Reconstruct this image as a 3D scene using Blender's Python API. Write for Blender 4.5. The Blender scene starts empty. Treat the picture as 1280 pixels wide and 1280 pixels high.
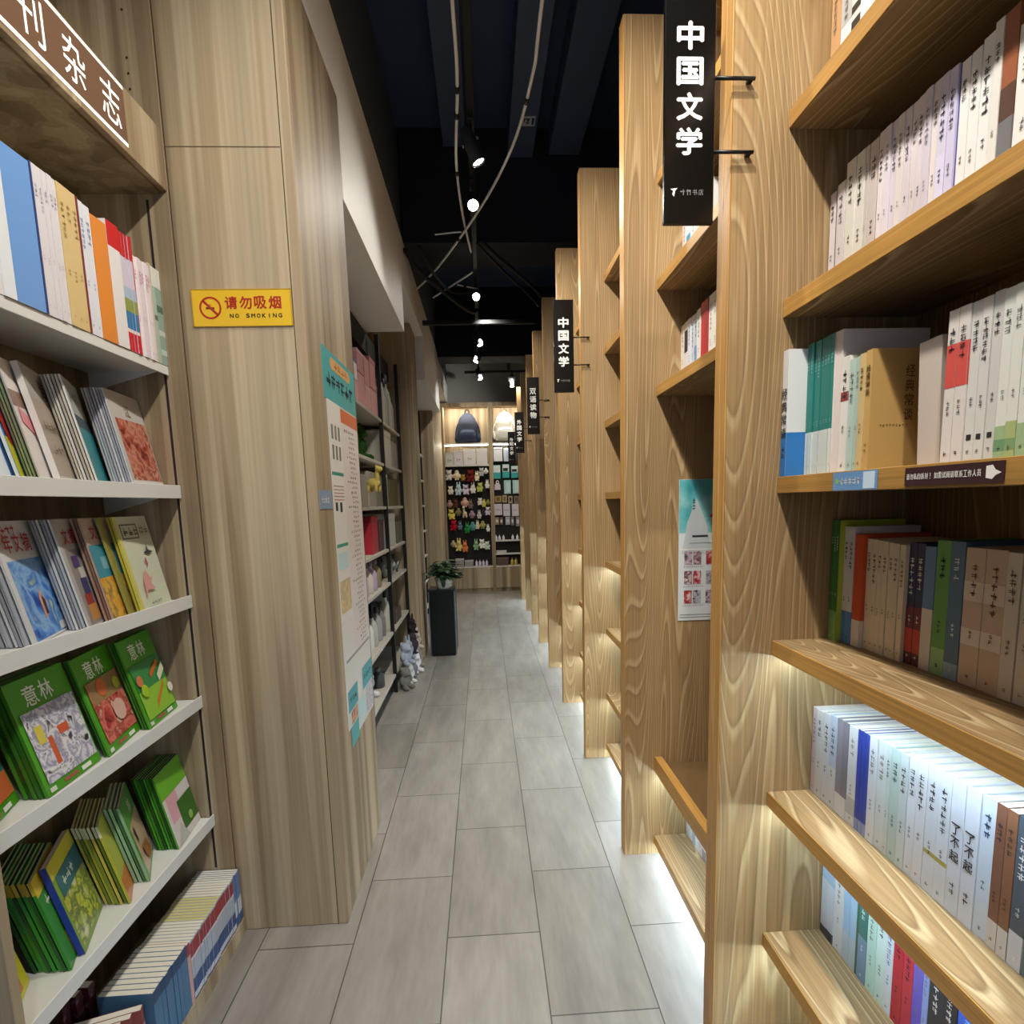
import bpy, math, random
from mathutils import Vector, Matrix
random.seed(7)
S = bpy.context.scene
COL = S.collection
PI = math.pi

# ------------------------------------------------------------------ helpers
def lin(h):
    h = h.lstrip('#')
    r = [int(h[i:i+2], 16)/255 for i in (0, 2, 4)]
    return tuple((c/12.92 if c <= .04045 else ((c+.055)/1.055)**2.4) for c in r) + (1,)

MATS = {}
def mat(hexcol, rough=.55, name=None, spec=.4, metal=0, noise=.0, nscale=30):
    key = (hexcol, rough, spec, metal, noise, nscale)
    if key in MATS: return MATS[key]
    m = bpy.data.materials.new(name or 'paint_' + hexcol.strip('#'))
    m.use_nodes = True
    n = m.node_tree.nodes; l = m.node_tree.links
    b = n['Principled BSDF']
    c = lin(hexcol)
    b.inputs['Base Color'].default_value = c
    b.inputs['Roughness'].default_value = rough
    b.inputs['Specular IOR Level'].default_value = spec
    b.inputs['Metallic'].default_value = metal
    if noise:
        t = n.new('ShaderNodeTexNoise'); t.inputs['Scale'].default_value = nscale
        g = n.new('ShaderNodeNewGeometry')
        l.new(g.outputs['Position'], t.inputs['Vector'])
        r = n.new('ShaderNodeMix'); r.data_type = 'RGBA'
        r.inputs[6].default_value = tuple(x*(1-noise) for x in c[:3])+(1,)
        r.inputs[7].default_value = tuple(min(1, x*(1+noise)) for x in c[:3])+(1,)
        l.new(t.outputs['Fac'], r.inputs[0]); l.new(r.outputs[2], b.inputs['Base Color'])
    MATS[key] = m
    return m

def emit(hexcol, strength, name):
    m = bpy.data.materials.new(name); m.use_nodes = True
    b = m.node_tree.nodes['Principled BSDF']
    b.inputs['Base Color'].default_value = lin('#dddddd')
    b.inputs['Emission Color'].default_value = lin(hexcol)
    b.inputs['Emission Strength'].default_value = strength
    return m

def ash(name, dark, mid, light, axis='Z', scale=4.0, rings=13, contrast=1.0, rough=.42):
    """ash / oak veneer: cathedral grain as contour lines of stretched noise, plus fine fibres"""
    m = bpy.data.materials.new(name); m.use_nodes = True
    n = m.node_tree.nodes; l = m.node_tree.links; b = n['Principled BSDF']
    g = n.new('ShaderNodeNewGeometry'); oi = n.new('ShaderNodeObjectInfo')
    off = n.new('ShaderNodeVectorMath'); off.operation = 'SCALE'; off.inputs[0].default_value = (7.3, 5.1, 9.7)
    l.new(oi.outputs['Random'], off.inputs['Scale'])
    ad = n.new('ShaderNodeVectorMath'); ad.operation = 'ADD'
    l.new(g.outputs['Position'], ad.inputs[0]); l.new(off.outputs[0], ad.inputs[1])
    st = {'X': (.065, 1, 1), 'Y': (1, .065, 1), 'Z': (1, 1, .065)}[axis]
    mp = n.new('ShaderNodeVectorMath'); mp.operation = 'MULTIPLY'; mp.inputs[1].default_value = st
    l.new(ad.outputs[0], mp.inputs[0])
    nz = n.new('ShaderNodeTexNoise'); nz.inputs['Scale'].default_value = scale; nz.inputs['Detail'].default_value = 1.2
    nz.inputs['Distortion'].default_value = .25
    l.new(mp.outputs[0], nz.inputs['Vector'])
    mu = n.new('ShaderNodeMath'); mu.operation = 'MULTIPLY'; mu.inputs[1].default_value = rings
    l.new(nz.outputs['Fac'], mu.inputs[0])
    fr = n.new('ShaderNodeMath'); fr.operation = 'FRACT'; l.new(mu.outputs[0], fr.inputs[0])
    rp = n.new('ShaderNodeValToRGB'); e = rp.color_ramp.elements
    e[0].position = 0; e[0].color = lin(mid)
    e[1].position = 1; e[1].color = lin(mid)
    for p, c in ((.5, mid), (.66, light), (.76, light), (.84, dark)):
        x = e.new(p); x.color = lin(c)
    l.new(fr.outputs[0], rp.inputs[0])
    # fine fibres
    st2 = {'X': (3, 230, 230), 'Y': (230, 3, 230), 'Z': (230, 230, 3)}[axis]
    mp2 = n.new('ShaderNodeVectorMath'); mp2.operation = 'MULTIPLY'; mp2.inputs[1].default_value = st2
    l.new(ad.outputs[0], mp2.inputs[0])
    n2 = n.new('ShaderNodeTexNoise'); n2.inputs['Scale'].default_value = 1; n2.inputs['Detail'].default_value = 2
    l.new(mp2.outputs[0], n2.inputs['Vector'])
    mr = n.new('ShaderNodeMapRange'); mr.inputs[1].default_value = .3; mr.inputs[2].default_value = .7
    mr.inputs[3].default_value = .8; mr.inputs[4].default_value = 1.14
    l.new(n2.outputs['Fac'], mr.inputs[0])
    # big plank tone
    st3 = {'X': (.2, 5, 5), 'Y': (5, .2, 5), 'Z': (5, 5, .2)}[axis]
    mp3 = n.new('ShaderNodeVectorMath'); mp3.operation = 'MULTIPLY'; mp3.inputs[1].default_value = st3
    l.new(ad.outputs[0], mp3.inputs[0])
    n3 = n.new('ShaderNodeTexNoise'); n3.inputs['Scale'].default_value = 1
    l.new(mp3.outputs[0], n3.inputs['Vector'])
    mr3 = n.new('ShaderNodeMapRange'); mr3.inputs[1].default_value = .3; mr3.inputs[2].default_value = .7
    mr3.inputs[3].default_value = .85; mr3.inputs[4].default_value = 1.12
    l.new(n3.outputs['Fac'], mr3.inputs[0])
    mm = n.new('ShaderNodeMath'); mm.operation = 'MULTIPLY'; l.new(mr.outputs[0], mm.inputs[0]); l.new(mr3.outputs[0], mm.inputs[1])
    base = n.new('ShaderNodeMix'); base.data_type = 'RGBA'; base.inputs[0].default_value = contrast
    base.inputs[6].default_value = lin(mid); l.new(rp.outputs[0], base.inputs[7])
    fin = n.new('ShaderNodeVectorMath'); fin.operation = 'SCALE'
    l.new(base.outputs[2], fin.inputs[0]); l.new(mm.outputs[0], fin.inputs['Scale'])
    l.new(fin.outputs[0], b.inputs['Base Color'])
    b.inputs['Roughness'].default_value = rough; b.inputs['Specular IOR Level'].default_value = .35
    return m

def laminate(name, a, c, d, rough=.5):
    """greyish oak laminate: soft vertical bands in boards about 20 cm wide"""
    m = bpy.data.materials.new(name); m.use_nodes = True
    n = m.node_tree.nodes; l = m.node_tree.links; b = n['Principled BSDF']
    g = n.new('ShaderNodeNewGeometry')
    def stretched(v, detail):
        mp = n.new('ShaderNodeVectorMath'); mp.operation = 'MULTIPLY'; mp.inputs[1].default_value = v
        l.new(g.outputs['Position'], mp.inputs[0])
        t = n.new('ShaderNodeTexNoise'); t.inputs['Scale'].default_value = 1; t.inputs['Detail'].default_value = detail
        l.new(mp.outputs[0], t.inputs['Vector']); return t
    t1 = stretched((13, 13, .22), 1.2); t2 = stretched((110, 110, 1.6), 2); t3 = stretched((5, 5, .45), 1)
    rp = n.new('ShaderNodeValToRGB'); e = rp.color_ramp.elements
    e[0].position = .3; e[0].color = lin(a); e[1].position = .72; e[1].color = lin(d)
    for q_, cc in ((.41, a), (.44, c), (.53, c), (.56, d)):
        x = e.new(q_); x.color = lin(cc)
    l.new(t1.outputs['Fac'], rp.inputs[0])
    mr = n.new('ShaderNodeMapRange'); mr.inputs[1].default_value = .3; mr.inputs[2].default_value = .7
    mr.inputs[3].default_value = .88; mr.inputs[4].default_value = 1.08; l.new(t2.outputs['Fac'], mr.inputs[0])
    mr3 = n.new('ShaderNodeMapRange'); mr3.inputs[1].default_value = .35; mr3.inputs[2].default_value = .65
    mr3.inputs[3].default_value = .8; mr3.inputs[4].default_value = 1.12; l.new(t3.outputs['Fac'], mr3.inputs[0])
    mm = n.new('ShaderNodeMath'); mm.operation = 'MULTIPLY'; l.new(mr.outputs[0], mm.inputs[0]); l.new(mr3.outputs[0], mm.inputs[1])
    fin = n.new('ShaderNodeVectorMath'); fin.operation = 'SCALE'
    l.new(rp.outputs[0], fin.inputs[0]); l.new(mm.outputs[0], fin.inputs['Scale'])
    l.new(fin.outputs[0], b.inputs['Base Color'])
    b.inputs['Roughness'].default_value = rough+.08; b.inputs['Specular IOR Level'].default_value = .3
    return m

def blotch(name, cols, scale=18, rough=.35):
    """printed cover artwork: patches of several ink colours"""
    m = bpy.data.materials.new(name); m.use_nodes = True
    n = m.node_tree.nodes; l = m.node_tree.links; b = n['Principled BSDF']
    t = n.new('ShaderNodeTexNoise'); t.inputs['Scale'].default_value = scale; t.inputs['Detail'].default_value = 3.5
    t.inputs['Distortion'].default_value = .35
    g = n.new('ShaderNodeNewGeometry'); l.new(g.outputs['Position'], t.inputs['Vector'])
    rp = n.new('ShaderNodeValToRGB'); e = rp.color_ramp.elements; k = len(cols)
    e[0].position = .3; e[0].color = lin(cols[0]); e[1].position = .7; e[1].color = lin(cols[-1])
    for i, c in enumerate(cols[1:-1]):
        x = e.new(.3+.4*(i+1)/(k-1)); x.color = lin(c)
    l.new(t.outputs['Fac'], rp.inputs[0]); l.new(rp.outputs[0], b.inputs['Base Color'])
    b.inputs['Roughness'].default_value = rough
    return m

class MB:
    """collects shapes; build() links them as ONE mesh object"""
    def __init__(s): s.v = []; s.f = []; s.m = []; s.mats = []; s.smooth = []
    def mi(s, m):
        if m not in s.mats: s.mats.append(m)
        return s.mats.index(m)
    def face(s, pts, m, sm=False):
        k = len(s.v); s.v += [tuple(p) for p in pts]; s.f.append(tuple(range(k, k+len(pts)))); s.m.append(s.mi(m)); s.smooth.append(sm)
    def add(s, vs, fs, m, sm=False):
        k = len(s.v); i = s.mi(m); s.v += [tuple(p) for p in vs]
        for f in fs: s.f.append(tuple(k+j for j in f)); s.m.append(i); s.smooth.append(sm)
    def box(s, x0, x1, y0, y1, z0, z1, m, c=0.0):
        """box, with its vertical and horizontal edges chamfered by c"""
        if c <= 0:
            vs = [(x, y, z) for x in (x0, x1) for y in (y0, y1) for z in (z0, z1)]
            s.add(vs, [(0,1,3,2),(4,6,7,5),(0,4,5,1),(2,3,7,6),(0,2,6,4),(1,5,7,3)], m); return
        P = [x0, x1], [y0, y1], [z0, z1]
        idx = {}; vs = []
        for ix in (0,1):
            for iy in (0,1):
                for iz in (0,1):
                    X, Y, Z = P[0][ix], P[1][iy], P[2][iz]
                    dx, dy, dz = (c if ix == 0 else -c), (c if iy == 0 else -c), (c if iz == 0 else -c)
                    for a, p in (('x', (X, Y+dy, Z+dz)), ('y', (X+dx, Y, Z+dz)), ('z', (X+dx, Y+dy, Z))):
                        idx[(ix,iy,iz,a)] = len(vs); vs.append(p)
        q = idx; fs = []
        for i in (0,1):
            fs.append([q[(i,a,b,'x')] for a,b in ((0,0),(1,0),(1,1),(0,1))])
            fs.append([q[(a,i,b,'y')] for a,b in ((0,0),(1,0),(1,1),(0,1))])
            fs.append([q[(a,b,i,'z')] for a,b in ((0,0),(1,0),(1,1),(0,1))])
            for j in (0,1):
                fs.append([q[(i,j,0,'x')], q[(i,j,0,'y')], q[(i,j,1,'y')], q[(i,j,1,'x')]])
                fs.append([q[(i,0,j,'x')], q[(i,0,j,'z')], q[(i,1,j,'z')], q[(i,1,j,'x')]])
                fs.append([q[(0,i,j,'y')], q[(0,i,j,'z')], q[(1,i,j,'z')], q[(1,i,j,'y')]])
        for ix in (0,1):
            for iy in (0,1):
                for iz in (0,1): fs.append([q[(ix,iy,iz,a)] for a in 'xyz'])
        s.add(vs, fs, m)
    def prism(s, poly, axis, a0, a1, m):
        """poly: 2-D outline; axis: the extruded axis; other two in order x,y,z"""
        def P(u, w, a): return {'x': (a, u, w), 'y': (u, a, w), 'z': (u, w, a)}[axis]
        k = len(poly)
        vs = [P(u, w, a0) for u, w in poly]+[P(u, w, a1) for u, w in poly]
        fs = [tuple(range(k)), tuple(range(2*k-1, k-1, -1))]+[(i, (i+1) % k, k+(i+1) % k, k+i) for i in range(k)]
        s.add(vs, fs, m)
    def lathe(s, prof, cx, cy, cz, m, seg=20, sm=True):
        vs = []; fs = []
        for r, z in prof:
            for i in range(seg):
                a = 2*PI*i/seg; vs.append((cx+r*math.cos(a), cy+r*math.sin(a), cz+z))
        for j in range(len(prof)-1):
            for i in range(seg):
                a, b2 = j*seg+i, j*seg+(i+1) % seg
                fs.append((a, b2, b2+seg, a+seg))
        s.add(vs, fs, m, sm)
        s.add(vs[:seg], [tuple(range(seg-1, -1, -1))], m); s.add(vs[-seg:], [tuple(range(seg))], m)
    def tube(s, pts, r, m, seg=8, sm=True):
        pts = [Vector(p) for p in pts]; vs = []; fs = []
        for i, p in enumerate(pts):
            d = (pts[min(i+1, len(pts)-1)]-pts[max(i-1, 0)]).normalized()
            a = d.cross(Vector((0, 0, 1)))
            if a.length < 1e-3: a = d.cross(Vector((1, 0, 0)))
            a.normalize(); b = d.cross(a)
            rr = r[i] if isinstance(r, (list, tuple)) else r
            for k in range(seg):
                t = 2*PI*k/seg; vs.append(p+a*rr*math.cos(t)+b*rr*math.sin(t))
        for i in range(len(pts)-1):
            for k in range(seg):
                u, w = i*seg+k, i*seg+(k+1) % seg
                fs.append((u, w, w+seg, u+seg))
        fs.append(tuple(range(seg-1, -1, -1))); fs.append(tuple(range(len(vs)-seg, len(vs))))
        s.add(vs, fs, m, sm)
    def ball(s, c, r, m, seg=12, rings=8):
        r = r if isinstance(r, tuple) else (r, r, r)
        vs = [(c[0], c[1], c[2]-r[2])]; fs = []
        for j in range(1, rings):
            t = PI*j/rings
            for i in range(seg):
                a = 2*PI*i/seg
                vs.append((c[0]+r[0]*math.sin(t)*math.cos(a), c[1]+r[1]*math.sin(t)*math.sin(a), c[2]-r[2]*math.cos(t)))
        vs.append((c[0], c[1], c[2]+r[2]))
        for i in range(seg): fs.append((0, 1+(i+1) % seg, 1+i))
        for j in range(rings-2):
            for i in range(seg):
                a, b2 = 1+j*seg+i, 1+j*seg+(i+1) % seg
                fs.append((a, b2, b2+seg, a+seg))
        o = 1+(rings-2)*seg
        for i in range(seg): fs.append((o+i, o+(i+1) % seg, len(vs)-1))
        s.add(vs, fs, m, True)
    def build(s, name, parent=None, loc=None, rot=None):
        me = bpy.data.meshes.new(name); me.from_pydata(s.v, [], s.f)
        for m in s.mats: me.materials.append(m)
        me.polygons.foreach_set('material_index', s.m); me.polygons.foreach_set('use_smooth', s.smooth)
        me.update()
        o = bpy.data.objects.new(name, me); COL.objects.link(o)
        if parent: o.parent = parent
        if loc: o.location = loc
        if rot: o.rotation_euler = rot
        return o

def tag(o, label, cat=None, group=None, kind=None):
    if label: o['label'] = label
    if cat: o['category'] = cat
    if group: o['group'] = group
    if kind: o['kind'] = kind
    return o
def struct(o, label): return tag(o, label, kind='structure')
def empty(name, loc, label, cat, group=None, rz=0):
    o = bpy.data.objects.new(name, None); COL.objects.link(o)
    o.location = loc; o.rotation_euler = (0, 0, rz); o.empty_display_size = .05
    return tag(o, label, cat, group)
def copy_tree(o, parent=None):
    c = o.copy(); COL.objects.link(c)
    if parent: c.parent = parent
    for ch in o.children: copy_tree(ch, c)
    return c
ORD = 'first second third fourth fifth sixth seventh eighth ninth tenth eleventh twelfth thirteenth fourteenth fifteenth sixteenth seventeenth eighteenth nineteenth twentieth'.split()
def nth(i):
    if i < 20: return ORD[i]
    t = {2: 'twenty', 3: 'thirty', 4: 'forty'}
    k = i+1
    return ('twentieth thirtieth fortieth'.split()[k//10-2] if k % 10 == 0 else t[k//10]+'-'+ORD[k % 10-1])

# ---- lettering: glyph outlines from Blender's own font, as flat faces
GLY = {}
def glyph(ch, bold=0.0):
    if (ch, bold) in GLY: return GLY[(ch, bold)]
    cu = bpy.data.curves.new('glyph', 'FONT'); cu.body = ch; cu.size = 1; cu.fill_mode = 'FRONT'
    cu.resolution_u = 2; cu.offset = bold
    o = bpy.data.objects.new('glyph', cu); COL.objects.link(o)
    bpy.context.view_layer.update()
    me = o.evaluated_get(bpy.context.evaluated_depsgraph_get()).to_mesh()
    vs = [tuple(v.co[:2]) for v in me.vertices]; fs = [tuple(p.vertices) for p in me.polygons]
    o.evaluated_get(bpy.context.evaluated_depsgraph_get()).to_mesh_clear()
    bpy.data.objects.remove(o); bpy.data.curves.remove(cu)
    if vs:
        x0 = min(v[0] for v in vs); x1 = max(v[0] for v in vs); y0 = min(v[1] for v in vs); y1 = max(v[1] for v in vs)
    else: x0 = x1 = y0 = y1 = 0
    GLY[(ch, bold)] = (vs, fs, (x0, x1, y0, y1)); return GLY[(ch, bold)]
def put_glyph(mb, ch, c, ux, uy, w, h, m, bold=0.0):
    """fit the glyph in a w x h cell centred on c"""
    vs, fs, (x0, x1, y0, y1) = glyph(ch)
    if not vs: return
    if bold > 0:
        w -= bold*h; h -= bold*h
        nn = Vector(ux).cross(Vector(uy))*.00009
        for k, (dx, dy) in enumerate(((1, 0), (-1, 0), (0, 1), (0, -1))): put_glyph(mb, ch, Vector(c)+nn*(k+1)+Vector(ux)*(dx*bold*h*.5)+Vector(uy)*(dy*bold*h*.5), ux, uy, w, h, m)
    c, ux, uy = Vector(c), Vector(ux), Vector(uy)
    sx, sy = w/max(1e-6, x1-x0), h/max(1e-6, y1-y0)
    if ch in '一,.': sy = sx
    mb.add([c+ux*((x-(x0+x1)/2)*sx)+uy*((y-(y0+y1)/2)*sy) for x, y in vs], fs, m)
def print_block(mb, c, ux, uy, w, h, m, rnd):
    """a character too small to read: a few strokes"""
    c, ux, uy = Vector(c), Vector(ux), Vector(uy)
    def q(a0, a1, b0, b1): mb.face([c+ux*(a*w)+uy*(b*h) for a, b in ((a0, b0), (a1, b0), (a1, b1), (a0, b1))], m)
    for _ in range(2):
        y = rnd.uniform(-.42, .3); q(-.45, .45, y, y+.13)
    x = rnd.uniform(-.3, .2); q(x, x+.14, -.5, .5)
    if rnd.random() < .6:
        x = rnd.uniform(-.45, .3); q(x, x+.13, -.5, .1)

# ------------------------------------------------------------------ materials
WOOD_V = ash('ash_veneer_upright', '#7d6443', '#9a7d56', '#c0a87f', 'Z', scale=5, rings=46, contrast=.52)
WOOD_BACK = ash('ash_veneer_back', '#74532c', '#8a683b', '#b08d58', 'Z', scale=4.5, rings=30, contrast=.7)
WOOD_H = ash('ash_veneer_shelf', '#7c6242', '#9b7f59', '#c2ac85', 'Y', scale=6.5, rings=36, contrast=.75)
EDGE = ash('ash_edge_band', '#a87a3c', '#b88a48', '#c4985a', 'Y', contrast=.25)
EDGE_V = ash('ash_edge_band_upright', '#a87a3c', '#b88a4c', '#c89c5c', 'Z', contrast=.35)
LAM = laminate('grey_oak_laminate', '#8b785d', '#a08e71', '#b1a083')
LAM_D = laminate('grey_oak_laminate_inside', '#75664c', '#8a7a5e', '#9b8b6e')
WHITE = mat('#ececea', .6, 'white_plaster', noise=.03, nscale=8)
BLACK = mat('#101010', .4, 'black_metal')
BLACKM = mat('#0c0c0d', .7, 'matt_black')
METAL_W = mat('#dadad6', .35, 'white_enamel_steel')
LED = emit('#cdeaff', 54.0, 'led_strip_light')
LED_WARM = emit('#fff4dc', 55.0, 'warm_led_strip_light')
LED_NICHE = emit('#fff8ea', 95.0, 'niche_led_strip_light')
LENS = emit('#fff3de', 30.0, 'lamp_lens')
PAGES = mat('#dcd6c6', .8, 'paper_pages', noise=.06, nscale=400)
PAGES_Y = mat('#c9bf82', .8, 'yellowish_paper_pages', noise=.06, nscale=400)
INK = mat('#2c2a2e', .6, 'dark_ink'); INKW = mat('#eeeae2', .6, 'white_ink'); INKR = mat('#b3262a', .6, 'red_ink')
INKG = mat('#7d7a78', .6, 'grey_ink')

# ------------------------------------------------------------------ camera
R = [[0.99827238, -0.03397182, 0.04793933], [-0.05184237, -0.12528573, 0.99076529], [-0.02765199, -0.99153891, -0.12683046]]
cam = bpy.data.cameras.new('camera'); co = bpy.data.objects.new('camera', cam); COL.objects.link(co)
co.matrix_world = Matrix([[R[i][0], -R[i][1], -R[i][2], (0, 0, 1.433)[i]] for i in range(3)]+[[0, 0, 0, 1]])
cam.sensor_width = 36; cam.lens = 688/1280*36; cam.shift_y = 76/1280; cam.clip_start = .02
S.camera = co

# ------------------------------------------------------------------ the setting
def floor_mat():
    m = bpy.data.materials.new('grey_wood_look_tile'); m.use_nodes = True
    n = m.node_tree.nodes; l = m.node_tree.links; b = n['Principled BSDF']
    g = n.new('ShaderNodeNewGeometry'); sp = n.new('ShaderNodeSeparateXYZ'); l.new(g.outputs['Position'], sp.inputs[0])
    ax = n.new('ShaderNodeMath'); ax.inputs[1].default_value = -1.983+.6135*8; l.new(sp.outputs['Y'], ax.inputs[0])
    ay = n.new('ShaderNodeMath'); ay.inputs[1].default_value = .168+.309*8; l.new(sp.outputs['X'], ay.inputs[0])
    cb = n.new('ShaderNodeCombineXYZ'); l.new(ax.outputs[0], cb.inputs[0]); l.new(ay.outputs[0], cb.inputs[1])
    bk = n.new('ShaderNodeTexBrick'); bk.offset = .5; bk.offset_frequency = 2; bk.squash = 1
    bk.inputs['Color1'].default_value = lin('#847e75'); bk.inputs['Color2'].default_value = lin('#908a82'); bk.inputs['Mortar'].default_value = lin('#4a4641')
    bk.inputs['Scale'].default_value = 1; bk.inputs['Mortar Size'].default_value = .0022; bk.inputs['Mortar Smooth'].default_value = .2
    bk.inputs['Brick Width'].default_value = .6135; bk.inputs['Row Height'].default_value = .309
    l.new(cb.outputs[0], bk.inputs['Vector'])
    def st(v, sc, d):
        mp = n.new('ShaderNodeVectorMath'); mp.operation = 'MULTIPLY'; mp.inputs[1].default_value = v; l.new(g.outputs['Position'], mp.inputs[0])
        t = n.new('ShaderNodeTexNoise'); t.inputs['Scale'].default_value = sc; t.inputs['Detail'].default_value = d; l.new(mp.outputs[0], t.inputs['Vector']); return t
    t1 = st((7, 1.6, 1), 1.6, 4); t2 = st((30, 5, 1), 2, 3)
    m1 = n.new('ShaderNodeMapRange'); m1.inputs[1].default_value = .3; m1.inputs[2].default_value = .72; m1.inputs[3].default_value = .8; m1.inputs[4].default_value = 1.16; l.new(t1.outputs['Fac'], m1.inputs[0])
    m2 = n.new('ShaderNodeMapRange'); m2.inputs[1].default_value = .3; m2.inputs[2].default_value = .7; m2.inputs[3].default_value = .93; m2.inputs[4].default_value = 1.06; l.new(t2.outputs['Fac'], m2.inputs[0])
    mm = n.new('ShaderNodeMath'); mm.operation = 'MULTIPLY'; l.new(m1.outputs[0], mm.inputs[0]); l.new(m2.outputs[0], mm.inputs[1])
    f = n.new('ShaderNodeVectorMath'); f.operation = 'SCALE'; l.new(bk.outputs['Color'], f.inputs[0]); l.new(mm.outputs[0], f.inputs['Scale'])
    l.new(f.outputs[0], b.inputs['Base Color'])
    b.inputs['Roughness'].default_value = .36; b.inputs['Specular IOR Level'].default_value = .45
    bp = n.new('ShaderNodeBump'); bp.inputs['Strength'].default_value = .25; bp.inputs['Distance'].default_value = .002; bp.invert = True
    l.new(bk.outputs['Fac'], bp.inputs['Height']); l.new(bp.outputs[0], b.inputs['Normal'])
    return m
XL, XR, YB, YF, ZC = -1.36, 1.10, 9.25, -1.2, 4.1
b = MB(); b.box(XL-.1, XR+.1, YF, YB+.1, -.05, 0, floor_mat()); struct(b.build('floor'), 'grey wood-look tiled aisle floor')
NAVY = mat('#33415f', .8, 'dark_navy_paint', noise=.25, nscale=2)
DARK = mat('#141821', .85, 'black_paint', noise=.2, nscale=2)
b = MB(); b.box(XL-.1, XR+.1, YF, YB+.1, ZC, ZC+.1, NAVY); struct(b.build('ceiling'), 'dark navy painted ceiling high above the aisle')
b = MB(); b.box(XL-.1, XL, YF, YB, 0, ZC, mat('#3a3a3c', .8, 'dark_wall')); struct(b.build('wall_left'), 'dark wall behind the wood columns')
b = MB(); b.box(XR, XR+.1, YF, YB, 0, ZC, mat('#2a2a2e', .8, 'dark_wall_two')); struct(b.build('wall_right'), 'dark wall behind the bookcases')
b = MB(); b.box(XL-.1, XR+.1, YB, YB+.1, 0, ZC, mat('#a8a7a2', .7, 'grey_plaster')); struct(b.build('wall_back'), 'grey end wall of the aisle')
# dropped ceiling beams
b = MB(); b.box(-.515, XR, 4.32, 4.75, 3.33, ZC, DARK); struct(b.build('ceiling_beam'), 'black ceiling beam crossing the aisle, nearer one')
b = MB(); b.box(-.515, XR, 7.25, 7.6, 3.27, ZC, DARK); struct(b.build('ceiling_beam'), 'black ceiling beam crossing in front of the grey end wall')
DUCT = mat('#44536f', .7, 'navy_duct', noise=.1, nscale=3)
for x0, x1, z in ((.26, .44, 3.9), (.56, .78, 3.92), (-.2, -.04, 3.97)):
    b = MB(); b.box(x0, x1, YF, 4.31, z, ZC-.001, DUCT); struct(b.build('trim_ceiling'), 'navy boxed rib along the ceiling '+('above the conduits' if x0 == .26 else 'beside the bookcases' if x0 > .5 else 'on the bulkhead side'))
# white bulkhead above the wooden columns
def bulkhead(y0, y1, z, lab):
    b = MB(); b.box(XL, -.517, y0, y1, z, 3.33, WHITE); return struct(b.build('bulkhead_wall'), lab)
bulkhead(YF, 2.40, 3.022, 'white bulkhead above the magazine rack and the signed column')
bulkhead(2.401, 4.12, 2.655, 'white dropped bulkhead above the gift shelves')
bulkhead(4.121, 5.5, 3.022, 'white bulkhead above the second wooden column')
bulkhead(5.501, 7.35, 2.62, 'white dropped bulkhead beyond the second wooden column')
bulkhead(7.351, YB-.001, 3.022, 'white bulkhead reaching the end wall')
b = MB(); b.box(XL, -.53, YF, YB-.001, 3.331, ZC, mat('#4a545e', .8, 'dark_slate_wall')); struct(b.build('wall_left_upper'), 'dark slate wall above the white bulkhead')
# wood-clad columns
def pillar(x0, x1, y0, y1, zt, lab):
    b = MB(); b.box(x0, x1, y0, y1, 0, zt, LAM, .003)
    p = b.build('pillar'); struct(p, lab)
    e = MB(); e.box(x1-.034, x1-.0315, y0-.0012, y0, .0, zt, mat('#4d3f2a', .7, 'seam_shadow_gap')); e.build('seam', p)
    e = MB(); e.box(x0+.001, x1-.036, y0-.0008, y0, 2.472, 2.4745, mat('#5d4d36', .7)); e.build('seam', p)
    return p
pillar(-.879, -.517, 1.770, 2.395, 3.02, 'wood-clad column carrying the yellow no smoking sign')
pillar(-.96, -.595, 5.10, 5.47, 3.02, 'wood-clad column beside the black pedestal')
pillar(-.96, -.612, 7.25, 8.80, 3.02, 'wood-clad column before the end wall cabinets')
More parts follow.
